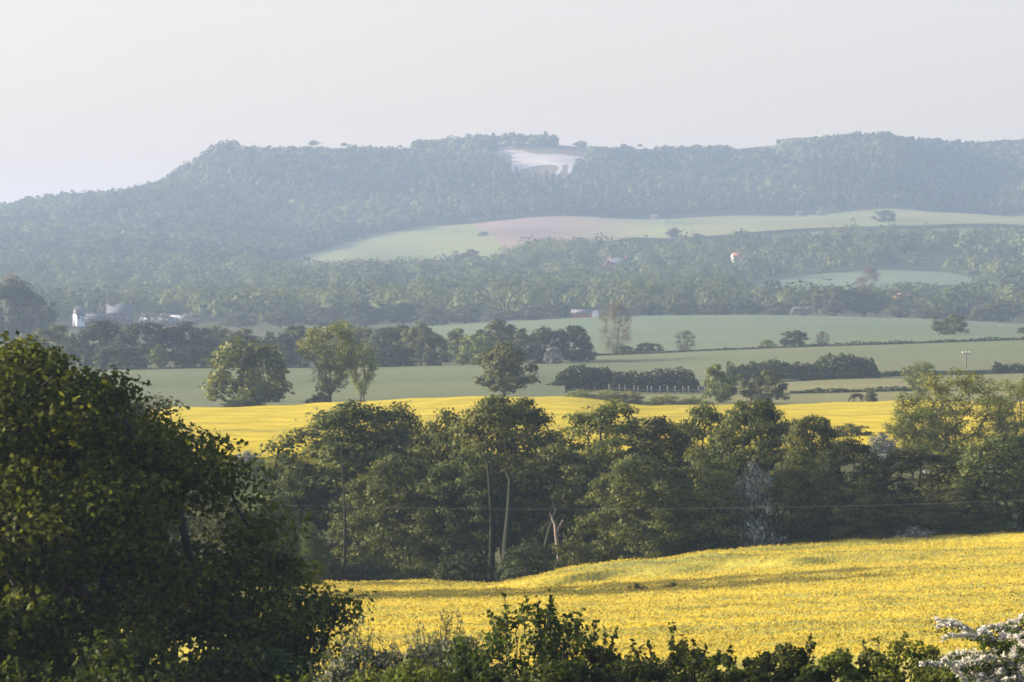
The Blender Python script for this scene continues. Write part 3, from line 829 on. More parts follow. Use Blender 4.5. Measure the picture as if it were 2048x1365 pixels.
# ------------------------------------------------------------------ trees on the upper wheat field
place('far_0', 1900, 1385, 627, 84, 'field_tree', 'solitary rounded tree on the upper wheat field at right', 'tree')
place('fdk_1', 1590, 1262, 661, 66, 'field_tree', 'dark round bushy tree on the long low hedge', 'tree')
place('fsp_1', 1535, 1262, 680, 40, 'field_shrub', 'pale bush left of the dark round bushy tree', 'shrub')
place('bare', 1232, 1262, 600, 80, 'bare_tree', 'tall thin half-bare tree on the hedge in the middle', 'tree')
place('bare', 1372, 1262, 660, 50, 'bare_tree', 'small bare tree right of the tall half-bare one', 'tree')
place('bare', 1645, 1262, 662, 34, 'bare_tree', 'bare sapling right of the dark round bushy tree', 'tree')
place('far_1', 1295, 1260, 686, 66, 'field_shrub', 'low bushes right of the tall half-bare tree', 'shrub')
place('far_1', 1250, 1258, 692, 50, 'field_shrub', 'low bush at the foot of the tall half-bare tree', 'shrub')
place('far_1', 2046, 1400, 655, 30, 'field_shrub', 'bush on the upper wheat cut by the right edge', 'shrub')

# ------------------------------------------------------------------ vale trees one can tell apart
VALE = [('fdk_0', 730, 1960, 600, 96, 'dark domed tree, left one of a pair above the belt'), ('fdk_3', 806, 1960, 606, 84, 'dark domed tree, right one of a pair above the belt'),
        ('far_1', 865, 1930, 612, 66, 'pale round tree right of the dark domed pair'), ('far_0', 640, 1990, 614, 95, 'tree left of the dark domed pair'),
        ('far_2', 560, 1990, 622, 90, 'second tree left of the dark domed pair'), ('far_1', 480, 2010, 626, 90, 'third tree left of the dark domed pair'),
        ('far_1', 930, 1960, 612, 90, 'tree at the left end of the upper wheat field'),
        ('fdk_1', 28, 1640, 560, 150, 'tall dark tree group cut by the left edge above the oak'), ('fdk_0', 82, 1660, 590, 70, 'dark tree at the right of the left-edge group'),
        ('bare', 20, 1700, 543, 90, 'half-bare tree behind the left-edge group'),
        ('far_0', 1668, 2010, 572, 95, 'big round tree, left half of the clump above the wheat'), ('far_3', 1728, 2010, 578, 95, 'big round tree, right half of the clump above the wheat'),
        ('russet', 1738, 2300, 530, 66, 'russet bare tree rising behind the big round clump'),
        ('fbl', 1598, 1960, 614, 48, 'white flowering bush left of the big round clump'),
        ('far_1', 1560, 1990, 604, 80, 'low tree left of the white flowering bush'),
        ('far_0', 1880, 1960, 606, 70, 'round tree above the solitary field tree'), ('far_2', 2000, 1960, 598, 100, 'broad tree at the right end of the wheat top edge'),
        ('russet', 1945, 2080, 588, 90, 'brownish tree left of the broad right-end tree'),
        ('fdk_0', 935, 3170, 498, 64, 'dark round tree at the lower edge of the pale hill pasture'),
        ('fdk_2', 1092, 3210, 480, 54, 'grey-green tree in front of the ploughed field'),
        ('fdk_2', 1349, 3320, 456, 36, 'dark upright tree at the right end of the ploughed field'),
        ('fdk_0', 1772, 3440, 420, 48, 'dark round tree on the long pasture strip at right'),
        ('far_1', 968, 3560, 464, 26, 'small bush between the pale pasture and the ploughed field'),
        ('fdk_1', 1280, 3300, 476, 110, 'low dark clump below the ploughed field')]
for k, u, d, yt, w, lab in VALE:
    shrubby = 'bush' in lab
    place(k, u, d, yt, w, 'vale_bush' if shrubby else 'vale_tree', lab, 'shrub' if shrubby else 'tree')
FRONT = [(1010, 620, 80), (1070, 612, 80), (1120, 606, 70), (1300, 606, 80), (1365, 600, 80), (1430, 604, 80), (1500, 606, 70), (1800, 612, 60), (1850, 616, 60), (1960, 614, 60)]
for i, (u, yt, w) in enumerate(FRONT):
    place(['far_0', 'far_1', 'fdk_3', 'far_2'][i % 4], u, 1950 + 12 * (i % 3), yt, w, 'wood_edge_tree', '%s wood-edge tree from the left along the top of the upper wheat field' % ORD[i], 'tree', 'trees along the top of the upper wheat')
SKY = [('fdk_1', 445, 4520, 287, 20), ('fdk_0', 468, 4530, 280, 30), ('fdk_1', 627, 4535, 281, 26), ('fdk_1', 688, 4540, 286, 18), ('fdk_1', 828, 4540, 284, 18), ('fdk_2', 1162, 4545, 282, 34), ('fdk_1', 1280, 4545, 288, 12)]
for i, (k, u, d, yt, w) in enumerate(SKY):
    place('darkshrub', u, d, yt, w, 'skyline_tree', '%s separate tree from the left on the hilltop skyline' % ORD[i], 'tree', 'trees on the hilltop skyline')

# ------------------------------------------------------------------ woods that read as one mass
def wood(name, label, X, Y, R, Hh, mat, nq, leaf, seed, conifer=None, tmu=None):
    """joined mass of crowns: each crown a lumpy dome of leaf clumps"""
    r = np.random.default_rng(seed)
    n = len(X)
    Z = zter(X, Y)
    ci = np.repeat(np.arange(n), nq)
    N = n * nq
    dirv = r.normal(0, 1, (N, 3)); dirv[:, 2] = np.abs(dirv[:, 2]) * .9 - .25
    dirv = unit(dirv)
    ph = r.uniform(0, 6.28, (n, 3))
    az_ = np.arctan2(dirv[:, 1], dirv[:, 0])
    lump = 1 + .16 * np.sin(3 * az_ + ph[ci, 0]) + .14 * np.sin(4 * dirv[:, 2] * 2 + 2 * az_ + ph[ci, 1]) + r.normal(0, .05, N)
    Rr = R[ci]; HH = Hh[ci]
    rad = lump
    off = dirv * rad[:, None]
    px_ = off[:, 0] * Rr; py_ = off[:, 1] * Rr; pz_ = HH * .52 + off[:, 2] * HH * .48
    if conifer is not None:
        cf = conifer[ci]
        t = r.random(N) ** .8
        pz_ = np.where(cf, HH * (.1 + .9 * t), pz_)
        k = (1 - t) * .75 * lump + .05
        hx = np.cos(az_); hy = np.sin(az_)
        px_ = np.where(cf, hx * Rr * k, px_); py_ = np.where(cf, hy * Rr * k, py_)
    P = np.stack([X[ci] + px_, Y[ci] + py_, Z[ci] + pz_], -1)
    Nn = unit(dirv + r.normal(0, .22, (N, 3)) + np.array([0, 0, .15]))
    base = r.normal(.45, .2, n) if tmu is None else tmu
    tint = np.clip(base[ci] + r.normal(0, .06, N), 0, 1)
    V, fc, tt = leaf_quads(P, Nn, leaf * r.uniform(.7, 1.35, N) * np.sqrt(Rr / R.mean()), tint, .95, r)
    o = add_obj(name, mesh_np(name, V, fc, M[mat], tt))
    tag(o, label, 'wood', kind='stuff')
    return o

def inpoly(u, y, poly):
    poly = np.asarray(poly, float)
    ins = np.zeros(len(u), bool)
    j = len(poly) - 1
    for i in range(len(poly)):
        xi, yi = poly[i]; xj, yj = poly[j]
        c = ((yi > y) != (yj > y)) & (u < (xj - xi) * (y - yi) / (yj - yi + 1e-12) + xi)
        ins ^= c; j = i
    return ins

HZ = [(200, 325), (290, 270), (430, 245), (600, 260), (720, 265), (850, 310), (1000, 335), (1200, 330), (1400, 335), (1600, 360), (1740, 375), (1800, 410), (1790, 430), (1720, 392),
      (1640, 400), (1620, 470), (1580, 560), (1550, 650), (1500, 672), (1505, 560), (1490, 505), (1420, 515), (1400, 600), (1350, 670), (1260, 712), (1230, 690), (1310, 620), (1345, 560), (1290, 520),
      (1180, 510), (1050, 515), (950, 535), (850, 560), (720, 592), (690, 580), (665, 690), (635, 690), (640, 560), (600, 545), (575, 670), (545, 660), (540, 540), (538, 350), (480, 340), (380, 340), (280, 345)]
HZ = [(960 + x * 240 / 2048., 270 + y * 100 / 853.) for x, y in HZ]

def poisson(u0, u1, d0, d1, space, seed):
    """jittered grid over the wedge between two columns and two depths"""
    r = np.random.default_rng(seed)
    xs, ys = [], []
    y = d0
    while y < d1:
        x = np.arange(float(ux(u0, y)), float(ux(u1, y)), space)
        xs.append(x + r.uniform(-.48, .48, len(x)) * space); ys.append(y + r.uniform(-.48, .48, len(x)) * space)
        y += space * .9
    return np.concatenate(xs), np.concatenate(ys)

# hillside wood
X, Y = poisson(-90, 2140, 2900, 4640, 11.5, 5)
U = 1024 + X * F / Y
yp = ypix(zter(X, Y), Y)
left_start = np.interp(U, [-200, 0, 300, 420, 520, 600, 700, 850, 1000, 1300, 1500, 2250], [3000, 2980, 3010, 3080, 3190, 3420, 3640, 3800, 3900, 3918, 3920, 3945])
upper = np.interp(U, [525, 990], [0, 0])
hfd = np.where((U > 525) & (U < 990), hf_far(U) + 9, 0)
keep = (Y > left_start) & (Y > hfd)
openland = inpoly(U, yp, [(975, 298), (1185, 296), (1190, 330), (1165, 372), (1130, 384), (1030, 384), (1005, 350), (985, 330)])
keep &= ~openland
plateau = (yp < 309) & (U > 460) & (U < 1565)
skyclump = ((U > 836) & (U < 992)) | ((U > 1008) & (U < 1108))
keep &= ~(plateau & ~skyclump)
keep &= ~((Y > 4560) & (U > 330) & (U < 1590) & skyclump)
keep &= ~((Y > 4500) & (U > 380) & (U < 475))
X, Y, U = X[keep], Y[keep], U[keep]
n = len(X)
Rr = rng.uniform(4.2, 8.6, n); Hh = rng.uniform(7, 15, n)
edge = (Y > 4490) & (U > 440) & (U < 1590)
Hh[edge] = rng.uniform(5, 8.5, edge.sum())
nearedge = (ypix(zter(X, Y), Y) < 330) & (U > 460) & (U < 1590) & ~edge
Hh[nearedge] = rng.uniform(5.5, 9.5, nearedge.sum())
con = (np.sin(X / 130.0 + 1) + np.sin(Y / 90.0 + X / 210.) + rng.normal(0, .5, n) > 1.35) | ((U > 1620) & (U < 1960) & (rng.random(n) < .75))
Hh[con] *= 1.25; Rr[con] *= .7
tm = np.clip(.40 + .16 * np.sin(X / 57. + Y / 83.) + .12 * np.sin(X / 140. - Y / 60.) + rng.normal(0, .24, n), 0, 1)
tm[con] -= .22
cap = np.interp(U, [1540, 1590, 1640, 1700, 1740, 1780, 1830, 1880, 1920, 2048], [2, 3, 5, 8, 9, 11.5, 10, 8, 7, 6])
hi = (Y > 4240) & (U > 1540)
Hh[hi] = cap[hi] * rng.uniform(.75, 1.05, hi.sum())
Rr[hi & con] *= .8
print('hill trees', n)
nq = 42
wood('hillside_wood', 'hazy mixed wood covering the whole escarpment below the skyline', X, Y, Rr, Hh, 'wood', nq, 1.7, 31, con, tm)

# vale woods
X, Y = poisson(-80, 2130, 2010, 3330, 16.5, 6)
U = 1024 + X * F / Y
lower = np.interp(U, [-200, 400, 700, 1300, 2200], [2000, 2040, 2060, 2020, 2030])
up = np.interp(U, [-200, 300, 420, 520, 560, 700, 850, 960, 1060, 1200, 1330, 1400, 1500, 1600, 1750, 2200], [2990, 3010, 3080, 3180, 3120, 3080, 3040, 3080, 3180, 3150, 3120, 3080, 3060, 3060, 3060, 3060])
pf_n = np.interp(U, [1490, 1560, 1700, 1975], [2640, 2540, 2490, 2640]); pf_f = np.interp(U, [1490, 1600, 1750, 1900, 1975], [2660, 2760, 2810, 2790, 2660])
inpast = (U > 1480) & (U < 1985) & (Y > pf_n - 60) & (Y < pf_f + 8)
strip = (U > 1480) & (Y > 2040) & (Y < 2200) & (rng.random(len(U)) < .5)
hamlet = (U > 120) & (U < 420) & (Y > 2010) & (Y < 2190)
house_gap = ((np.abs(U - 1225) < 45) & (Y > 2720) & (Y < 2960)) | ((np.abs(U - 1474) < 16) & (Y > 2800) & (Y < 3010)) | ((np.abs(U - 1806) < 26) & (Y > 2150) & (Y < 2420)) | ((np.abs(U - 1170) < 40) & (Y < 2080))
gap = np.sin(X / 61.) + np.sin(Y / 83. + X / 150.) < -1.45
keep = (Y > lower) & (Y < up) & ~inpast & ~strip & ~hamlet & ~house_gap & ~gap
X, Y, U = X[keep], Y[keep], U[keep]; n = len(X)
print('vale trees', n)
Rr = rng.uniform(5.5, 11, n); Hh = rng.uniform(8, 15.5, n)
lowz = (U > 1480) & (U < 1985) & (Y > 2180) & (Y < 2650)
lowz |= (U > 540) & (U < 1000) & (Y > 2990)
small = rng.random(n) < .25; Rr[small] *= .6; Hh[small] *= .55
Hh[lowz] = rng.uniform(3, 6, lowz.sum()); Rr[lowz] *= .7
tm = np.clip(.34 + .16 * np.sin(X / 37. + Y / 53.) + rng.normal(0, .2, n), 0, .85)
wood('vale_wood', 'hazy wooded slopes in the vale between the fields', X, Y, Rr, Hh, 'far', 135, .88, 32, None, tm)
# blossom scattered through the vale
BL = [(1395, 2250), (1430, 2300), (1455, 2240), (1480, 2300), (1210, 2700), (1180, 2650), (1260, 2700), (1225, 2660), (1075, 2030), (1130, 2030), (330, 2050), (380, 2060), (300, 2060), (1985, 2600), (1640, 3890), (1600, 3890), (1310, 3890)]
for i, (u, d) in enumerate(sorted(BL)):
    g = ground(u, d)
    place('fbl', u, d, ypix(g[2] + 5.5, d), 46 * 2000 / d, 'flowering_bush', '%s pale flowering bush from the left among those scattered through the vale' % ORD[i], 'shrub', 'pale flowering bushes in the vale')

# ------------------------------------------------------------------ chalk figure
def chalk():
    uu = np.arange(980, 1175, 1.5)
    dd = np.arange(4180, 4560, 3.0)
    U, D = np.meshgrid(uu, dd)
    X = ux(U, D); Z = zter(X, D)
    yp = ypix(Z + .5, D)
    Uc = .25 * (U[:-1, :-1] + U[1:, :-1] + U[:-1, 1:] + U[1:, 1:]); yc = .25 * (yp[:-1, :-1] + yp[1:, :-1] + yp[:-1, 1:] + yp[1:, 1:])
    ins = inpoly(Uc.ravel(), yc.ravel(), HZ)
    idx = np.arange(U.size).reshape(U.shape)
    q = np.stack([idx[:-1, :-1], idx[:-1, 1:], idx[1:, 1:], idx[1:, :-1]], -1).reshape(-1, 4)[ins]
    used = np.unique(q); mp = np.zeros(U.size, int); mp[used] = np.arange(len(used))
    V = np.stack([X, D, Z + .5], -1).reshape(-1, 3)[used]
    m = cropmat('limestone_chips', [(.27, .245, .215), (.35, .32, .285), (.42, .39, .35)], .03, (1, 1, 1), .12, (.88, 1.08), bump=0)
    o = add_obj('chalk_horse_figure', mesh_np('chalk_horse_figure', V, mp[q], m, smooth=True))
    tag(o, 'huge pale horse figure cut into the wooded hillside below the skyline', 'hill figure')
chalk()
scr = field('scrub', SCRUB, 985, 1180, pl([(985, 4330), (1030, 4235), (1130, 4235), (1180, 4400)]), pl([(985, 4470), (1180, 4500)]), .25, 'brownish open scrub round the pale horse figure', 40, 40)

# ------------------------------------------------------------------ houses
def box_mesh(name, x0, x1, y0, y1, z0, z1, mat):
    V = [(x, y, z) for z in (z0, z1) for y in (y0, y1) for x in (x0, x1)]
    return mesh_np(name, V, [(0, 2, 3, 1), (4, 5, 7, 6), (0, 1, 5, 4), (2, 6, 7, 3), (0, 4, 6, 2), (1, 3, 7, 5)], M[mat])
def house(u, d, w, l, h, rh, rz, wall, roof, label, chim=(), name='house', dz=0., cat='house', wins=True):
    """w along x (ridge), l along y; gables at the x ends"""
    g = ground(u, d)
    o = empty(name, (g[0], g[1], g[2] + dz), rz)
    tag(o, label, cat)
    V = [(-w / 2, -l / 2, -2), (w / 2, -l / 2, -2), (w / 2, l / 2, -2), (-w / 2, l / 2, -2), (-w / 2, -l / 2, h), (w / 2, -l / 2, h), (w / 2, l / 2, h), (-w / 2, l / 2, h), (-w / 2, 0, h + rh), (w / 2, 0, h + rh)]
    m = bpy.data.meshes.new('wall'); m.from_pydata(V, [], [(0, 1, 5, 4), (2, 3, 7, 6), (1, 2, 6, 9, 5), (3, 0, 4, 8, 7), (0, 3, 2, 1)]); m.materials.append(M[wall])
    add_obj('wall', m, o)
    e = .35; t = .22
    sl = rh / (l / 2)
    for s in (-1, 1):
        a = np.array([[-w / 2 - e, 0, h + rh + .03], [w / 2 + e, 0, h + rh + .03], [w / 2 + e, s * (l / 2 + e), h - e * sl + .03], [-w / 2 - e, s * (l / 2 + e), h - e * sl + .03]])
        b = a + np.array([0, 0, t])
        r = add_obj('roof_slope', mesh_np('roof_slope', np.concatenate([a, b]), [(0, 1, 2, 3), (7, 6, 5, 4), (0, 4, 5, 1), (1, 5, 6, 2), (2, 6, 7, 3), (3, 7, 4, 0)], M[roof]), o)
    for cx in chim:
        c = add_obj('chimney', box_mesh('chimney', cx - .5, cx + .5, -.4, .4, h + rh - .6, h + rh + 1.5, wall if wall != 'render' else 'render'), o)
        add_obj('chimney_pot', box_mesh('chimney_pot', cx - .18, cx + .18, -.18, .18, h + rh + 1.5, h + rh + 1.95, 'tile'), c)
    if wins:
        nx = max(2, int(w // 3.2))
        for k in range(nx):
            x = -w / 2 + (k + .5) * w / nx
            for zz in ([1.0] if h < 4 else [1.0, 3.4]):
                if k == nx // 2 and zz == 1.0:
                    add_obj('door', box_mesh('door', x - .5, x + .5, -l / 2 - .05, -l / 2 + .05, 0, 2.1, 'door'), o)
                else:
                    f = add_obj('window', box_mesh('window', x - .6, x + .6, -l / 2 - .05, -l / 2 + .05, zz, zz + 1.3, 'render' if wall != 'render' else 'door'), o)
                    add_obj('pane', box_mesh('pane', x - .5, x + .5, -l / 2 - .07, -l / 2 + .04, zz + .1, zz + 1.2, 'glass'), f)
    return o
house(1238, 2840, 12, 7, 4.5, 3.6, radians(12), 'brick', 'slate', 'large red brick house with long dark roof in the middle woods', (-5.2, 4.5), dz=3.5)
house(1199, 2800, 4, 3.4, 5.2, 1.6, radians(40), 'render', 'tile', 'narrow white gabled house below the red brick one', dz=1.5)
house(1216, 2834, 5, 4, 5, 3.0, radians(92), 'brick', 'tile', 'brick gabled wing left of the large red brick house', (0,), dz=3.0)
house(1472, 2860, 6, 4.6, 3.6, 2.6, radians(35), 'render', 'tile', 'white cottage with orange roof alone in the right-hand woods', dz=5.5)
house(1806, 2240, 9, 6, 2.6, 2.2, radians(5), 'brick', 'tile', 'small barn with bright orange roof behind the upper wheat', dz=2.5, cat='barn', name='barn')
house(1166, 1960, 9, 5, 1.7, 1.2, radians(-4), 'brick', 'slate', 'long low dark shed at the top edge of the upper wheat', dz=.3, cat='shed', name='shed')
house(1191, 1957, 2.2, 2.6, 2.2, .9, radians(90), 'render', 'slate', 'tiny white shed at the right end of the long low one', dz=.3, cat='shed', name='shed', wins=False)
house(157, 2060, 4, 3.4, 3.0, 3.2, radians(40), 'render', 'slate', 'small white gabled house left among the vale trees', dz=2.2)
house(240, 2100, 11, 7, 3.6, 3.6, radians(6), 'darkbrick', 'slate', 'large dark-roofed house with pale chimneys on the left', (-4.8, -2.6, 4.9), dz=1.5)
house(190, 2075, 9, 6, 2.2, 2.0, radians(-8), 'darkbrick', 'slate', 'low dark-roofed house between the white gable and the large house', dz=1.0)
house(318, 2080, 15, 6, 1.6, 1.3, radians(-6), 'brick', 'sheet', 'long pale-roofed barn in the hamlet on the left', dz=.2, cat='barn', name='barn')
house(365, 2110, 11, 6, 1.6, 1.3, radians(-10), 'brick', 'sheet', 'shorter pale-roofed barn at the right end of the hamlet', dz=.6, cat='barn', name='barn')

# ------------------------------------------------------------------ fence, poles, wires
def fence(us, d, h, label, name='post_and_rail_fence', rails=(.45, .85)):
    g0 = ground(us[0], d)
    o = empty(name, g0); tag(o, label, 'fence')
    pm = box_mesh('post', -.09, .09, -.09, .09, -.4, h, 'post')
    tops = []
    for u in us:
        g = ground(u, d) - g0
        add_obj('post', pm, o, g + np.array([0, 0, .1])); tops.append(g)
    for z in rails:
        V, fc = tubes([([a + np.array([0, -.1, z * h + .1]), b + np.array([0, -.1, z * h + .1])], [.05, .05]) for a, b in zip(tops[:-1], tops[1:])], 4)
        add_obj('rail', mesh_np('rail', V, fc, M['post']), o)
fence(list(np.array([1218, 1239, 1250, 1268, 1276, 1295, 1303, 1320, 1335, 1350, 1366, 1377, 1397, 1410]) + 0.0), 872, 1.15, 'pale post and rail fence in front of the clipped hedge', rails=(.4,))
fence(list(np.arange(2008, 2080, 7.0)), 735, 1.2, 'pale fence at the right edge above the rapeseed')

def pole(u, d, ytop, label):
    g = ground(u, d); h = (HOR - ytop) / F * d - g[2]
    o = empty('utility_pole', g); tag(o, label, 'utility pole', 'wooden utility poles')
    V, fc = tubes([([np.array([0, 0, -1.]), np.array([0, 0, h])], [.17, .12])], 8)
    add_obj('post', mesh_np('post', V, fc, M['polewood'], smooth=True), o)
    add_obj('crossarm', box_mesh('crossarm', -.85, .85, -.2, -.1, h - .45, h - .3, 'polewood'), o)
    for x in (-.7, 0, .7):
        V, fc = tubes([([np.array([x, -.15, h - .3]), np.array([x, -.15, h - .18]), np.array([x, -.15, h + .02]), np.array([x, -.15, h + .1])], [.03, .13, .13, .05])], 6)
        add_obj('insulator', mesh_np('insulator', V, fc, M['insulator']), o)
    return g, h
pole(1932, 1000, 704, 'wooden pole with white insulators above the golden-green tree')
pole(727, 738, 736, 'wooden pole beside the slight young tree in front of the wheat')
gA, hA = pole(330, 300, 1005, 'wooden pole hidden behind the oak carrying the near cable')
gB, hB = pole(2420, 300, 985, 'wooden pole out past the right edge carrying the near cable')
def cable():
    for k, x in enumerate((0,)):
        a = gA + np.array([x * .3, x, hA + .05]); b = gB + np.array([x * .3, x, hB + .05])
        t = np.linspace(0, 1, 60)
        p = a[None] * (1 - t)[:, None] + b[None] * t[:, None]
        p[:, 2] -= .75 * 4 * t * (1 - t)
        V, fc = tubes([(p, np.full(60, .005))], 5)
        o = add_obj('overhead_cable', mesh_np('overhead_cable', V - a, fc, M['wire'], smooth=True), None, a)
        tag(o, 'thin overhead cable across the front of the riverside trees', 'cable')
cable()

# ------------------------------------------------------------------ grazing horse
def horse(u, d):
    g = ground(u, d)
    o = empty('horse', (g[0], g[1], g[2] + .2), 0)
    tag(o, 'brown horse grazing with lowered head in the paddock above the rapeseed', 'horse')
    J = {  # x to the left is the head
        'pelvis': (.62, 0, 1.22, .30), 'loin': (.25, 0, 1.22, .29), 'barrel': (-.1, 0, 1.17, .33), 'chest': (-.5, 0, 1.18, .31), 'neck0': (-.78, 0, 1.15, .22), 'neck1': (-1.0, 0, .85, .16),
        'poll': (-1.17, 0, .52, .13), 'cheek': (-1.25, 0, .38, .12), 'nose': (-1.36, 0, .14, .075), 'dock': (.92, 0, 1.25, .08), 'tail1': (1.04, 0, .95, .07), 'tail2': (1.06, 0, .55, .05)}
    E = [('pelvis', 'loin'), ('loin', 'barrel'), ('barrel', 'chest'), ('chest', 'neck0'), ('neck0', 'neck1'), ('neck1', 'poll'), ('poll', 'cheek'), ('cheek', 'nose'), ('pelvis', 'dock'), ('dock', 'tail1'), ('tail1', 'tail2')]
    for s, nme in ((-1, 'l'), (1, 'r')):
        y = .17 * s
        sh = .14 * s
        J['sh' + nme] = (-.55, y, 1.0, .19); J['el' + nme] = (-.52 - sh, y, .78, .11); J['kn' + nme] = (-.54 - sh, y, .45, .07); J['ft' + nme] = (-.52 - sh, y, .14, .05); J['ho' + nme] = (-.56 - sh, y, .03, .065)
        J['hp' + nme] = (.68, y, 1.0, .22); J['st' + nme] = (.55 + sh, y, .75, .13); J['hk' + nme] = (.82 + sh, y, .50, .075); J['hf' + nme] = (.77 + sh, y, .15, .05); J['hh' + nme] = (.73 + sh, y, .03, .065)
        E += [('chest', 'sh' + nme), ('sh' + nme, 'el' + nme), ('el' + nme, 'kn' + nme), ('kn' + nme, 'ft' + nme), ('ft' + nme, 'ho' + nme),
              ('pelvis', 'hp' + nme), ('hp' + nme, 'st' + nme), ('st' + nme, 'hk' + nme), ('hk' + nme, 'hf' + nme), ('hf' + nme, 'hh' + nme)]
        J['ear' + nme] = (-1.08, .07 * s, .62, .03); E.append(('poll', 'ear' + nme))
    keys = list(J); ix = {k: i for i, k in enumerate(keys)}
    m = bpy.data.meshes.new('body'); m.from_pydata([J[k][:3] for k in keys], [(ix[a], ix[b]) for a, b in E], [])
    m.materials.append(M['horsehair'])
    b = add_obj('body', m, o)
    b.modifiers.new('skin', 'SKIN')
    if not m.skin_vertices: 
        bpy.context.view_layer.objects.active = b
    for k, sv in zip(keys, m.skin_vertices[0].data):
        r = J[k][3]; sv.radius = (r, r); sv.use_root = (k == 'pelvis')
    sub = b.modifiers.new('sub', 'SUBSURF'); sub.levels = 1; sub.render_levels = 1
    pts = [np.array([-.72, 0, 1.36]), np.array([-.98, 0, 1.06]), np.array([-1.1, 0, .68])]
    V, fc = tubes([(pts, [.05, .07, .05])], 6)
    add_obj('mane', mesh_np('mane', V, fc, M['mane'], smooth=True), o)
horse(1714, 744)

# ------------------------------------------------------------------ foreground oak
OAKP = [(0, .62), (.12, .85), (.28, .97), (.42, 1.0), (.55, .9), (.68, .74), (.8, .54), (.89, .37), (.95, .2), (1, .06)]
(TV, TF), (CV, CF, ct) = tree_geo(seed=77, H=13.6, R=8.6, base=.6, profile=OAKP, nclump=420, per=360, leaf=.095, clump_r=.125, flat=.7, trunk_r=.5, shell=.6, jitter=.06, sep=.42, up=.3, tintmu=.45, spr=1.2)
g = ground(50, 128)
oak = empty('oak_tree', g)
tag(oak, 'big dark oak in the left foreground, sun on its upper leaves', 'tree')
add_obj('trunk', mesh_np('oak_trunk', TV, TF, M['bark'], smooth=True), oak)
add_obj('crown', mesh_np('oak_crown', CV, CF, M['oak'], ct), oak)
oak.scale = (1, 1, ((HOR - 640) / F * 128 - g[2]) / 13.6)

# ------------------------------------------------------------------ foreground shrubs
def bush(u, d, ytop, wpx, mat, label, seed, per=95, nclump=130, leaf=.056, name='hedge_shrub', shoots=14, shoot_len=.5, aspect=.6, cat='shrub', tintmu=.5, flat=.8, blossom=False, clr=.17):
    g = ground(u, d)
    h = (HOR - ytop) / F * d - g[2]; R = wpx / 2 / F * d * 1.4
    hh = h - shoot_len * .55
    (TV, TF), (CV, CF, ct) = tree_geo(seed=seed, H=hh, R=R, base=hh * .12, profile=WIDE, nclump=nclump, per=per, leaf=leaf, clump_r=clr, flat=flat, trunk_r=.06, trunks=5, shell=.4, tintmu=tintmu, jitter=.2)
    r = np.random.default_rng(seed + 500)
    polys, P, Nn = [], [], []
    for k in range(shoots):
        a = r.uniform(0, 6.28); q = r.random() ** .5 * .8 * R
        b = np.array([math.cos(a) * q, math.sin(a) * q, hh * (.97 - .5 * (q / R) ** 2)])
        L = shoot_len * r.uniform(.5, 1.25)
        dirn = unit(np.array([math.cos(a) * .5 * q / R + r.normal(0, .22), r.normal(0, .2), 1.0]))
        b0 = b - dirn * L * .5
        pts = [b0 + dirn * (1.5 * L) * t + np.array([r.normal(0, .02), 0, 0]) for t in np.linspace(0, 1, 5)]
        polys.append((pts, np.linspace(.012, .004, 5)))
        m = int(26 * L / .5)
        tt = r.random(m) ** .8
        for t in tt:
            P.append(b0 + dirn * (1.5 * L) * t + r.normal(0, .035, 3)); Nn.append(unit(r.normal(0, 1, 3)))
    if polys:
        V2, F2 = tubes(polys, 4)
        TF = np.concatenate([TF, F2 + len(TV)]); TV = np.concatenate([TV, V2])
        P = np.array(P); Nn = np.array(Nn)
        LV, LF, lt = leaf_quads(P, Nn, leaf * r.uniform(.8, 1.4, len(P)), np.clip(r.normal(tintmu, .2, len(P)), 0, 1), aspect, r)
        CF = np.concatenate([CF, LF + len(CV)]); CV = np.concatenate([CV, LV]); ct = np.concatenate([ct, lt])
    o = empty(name, g); tag(o, label, cat)
    tag(add_obj('stems', mesh_np('shrub_stems', TV, TF, M['bark']), o), kind='stuff')
    add_obj('foliage', mesh_np('shrub_foliage', CV, CF, M[mat], ct), o)
    return o
bush(640, 104, 1310, 150, 'hedgelight', 'low green shrub between the oak and the grey-green willow', 201)
bush(735, 103, 1258, 190, 'willow', 'left grey-green willow bush at the bottom before the rapeseed', 202, leaf=.055, aspect=.25, shoots=40, shoot_len=.6, per=100, nclump=170, name='willow_bush')
bush(880, 103, 1236, 210, 'willow', 'right grey-green willow bush beside the dark hawthorn', 203, leaf=.055, aspect=.25, shoots=44, shoot_len=.6, per=100, nclump=170, name='willow_bush')
bush(1072, 100, 1180, 270, 'hedge', 'tallest dark hawthorn shrub in the bottom middle', 204, shoots=26, shoot_len=.55, nclump=110)
bush(940, 98, 1300, 170, 'hedge', 'low dark shrub left of the tallest hawthorn', 205, shoots=12)
bush(1215, 99, 1262, 150, 'hedge', 'dark shrub with a thin arching spray right of the tallest hawthorn', 206, shoots=12, shoot_len=.5)
bush(1345, 99, 1258, 210, 'hedge', 'dark shrub with spiky top in the bottom hedge right of centre', 207, shoots=18)
bush(1440, 98, 1268, 150, 'hedge', 'dark shrub left of the gap in the bottom hedge', 208, shoots=12)
bush(1570, 100, 1260, 170, 'hedge', 'dark shrub right of the gap in the bottom hedge', 209, shoots=14, shoot_len=.45)
bush(1680, 99, 1286, 170, 'hedgelight', 'green shrub left of the bright clipped-looking one', 210, shoots=10, shoot_len=.3)
bush(1810, 99, 1262, 240, 'hedgelight', 'bright green shrub left of the white hawthorn', 211, shoots=12, shoot_len=.3, nclump=110)
bush(1290, 96, 1305, 200, 'hedge', 'low dark shrub at the very bottom right of centre', 212, shoots=6, shoot_len=.3)
bush(1500, 96, 1315, 160, 'hedge', 'low dark shrub in the gap of the bottom hedge', 213, shoots=6, shoot_len=.3)
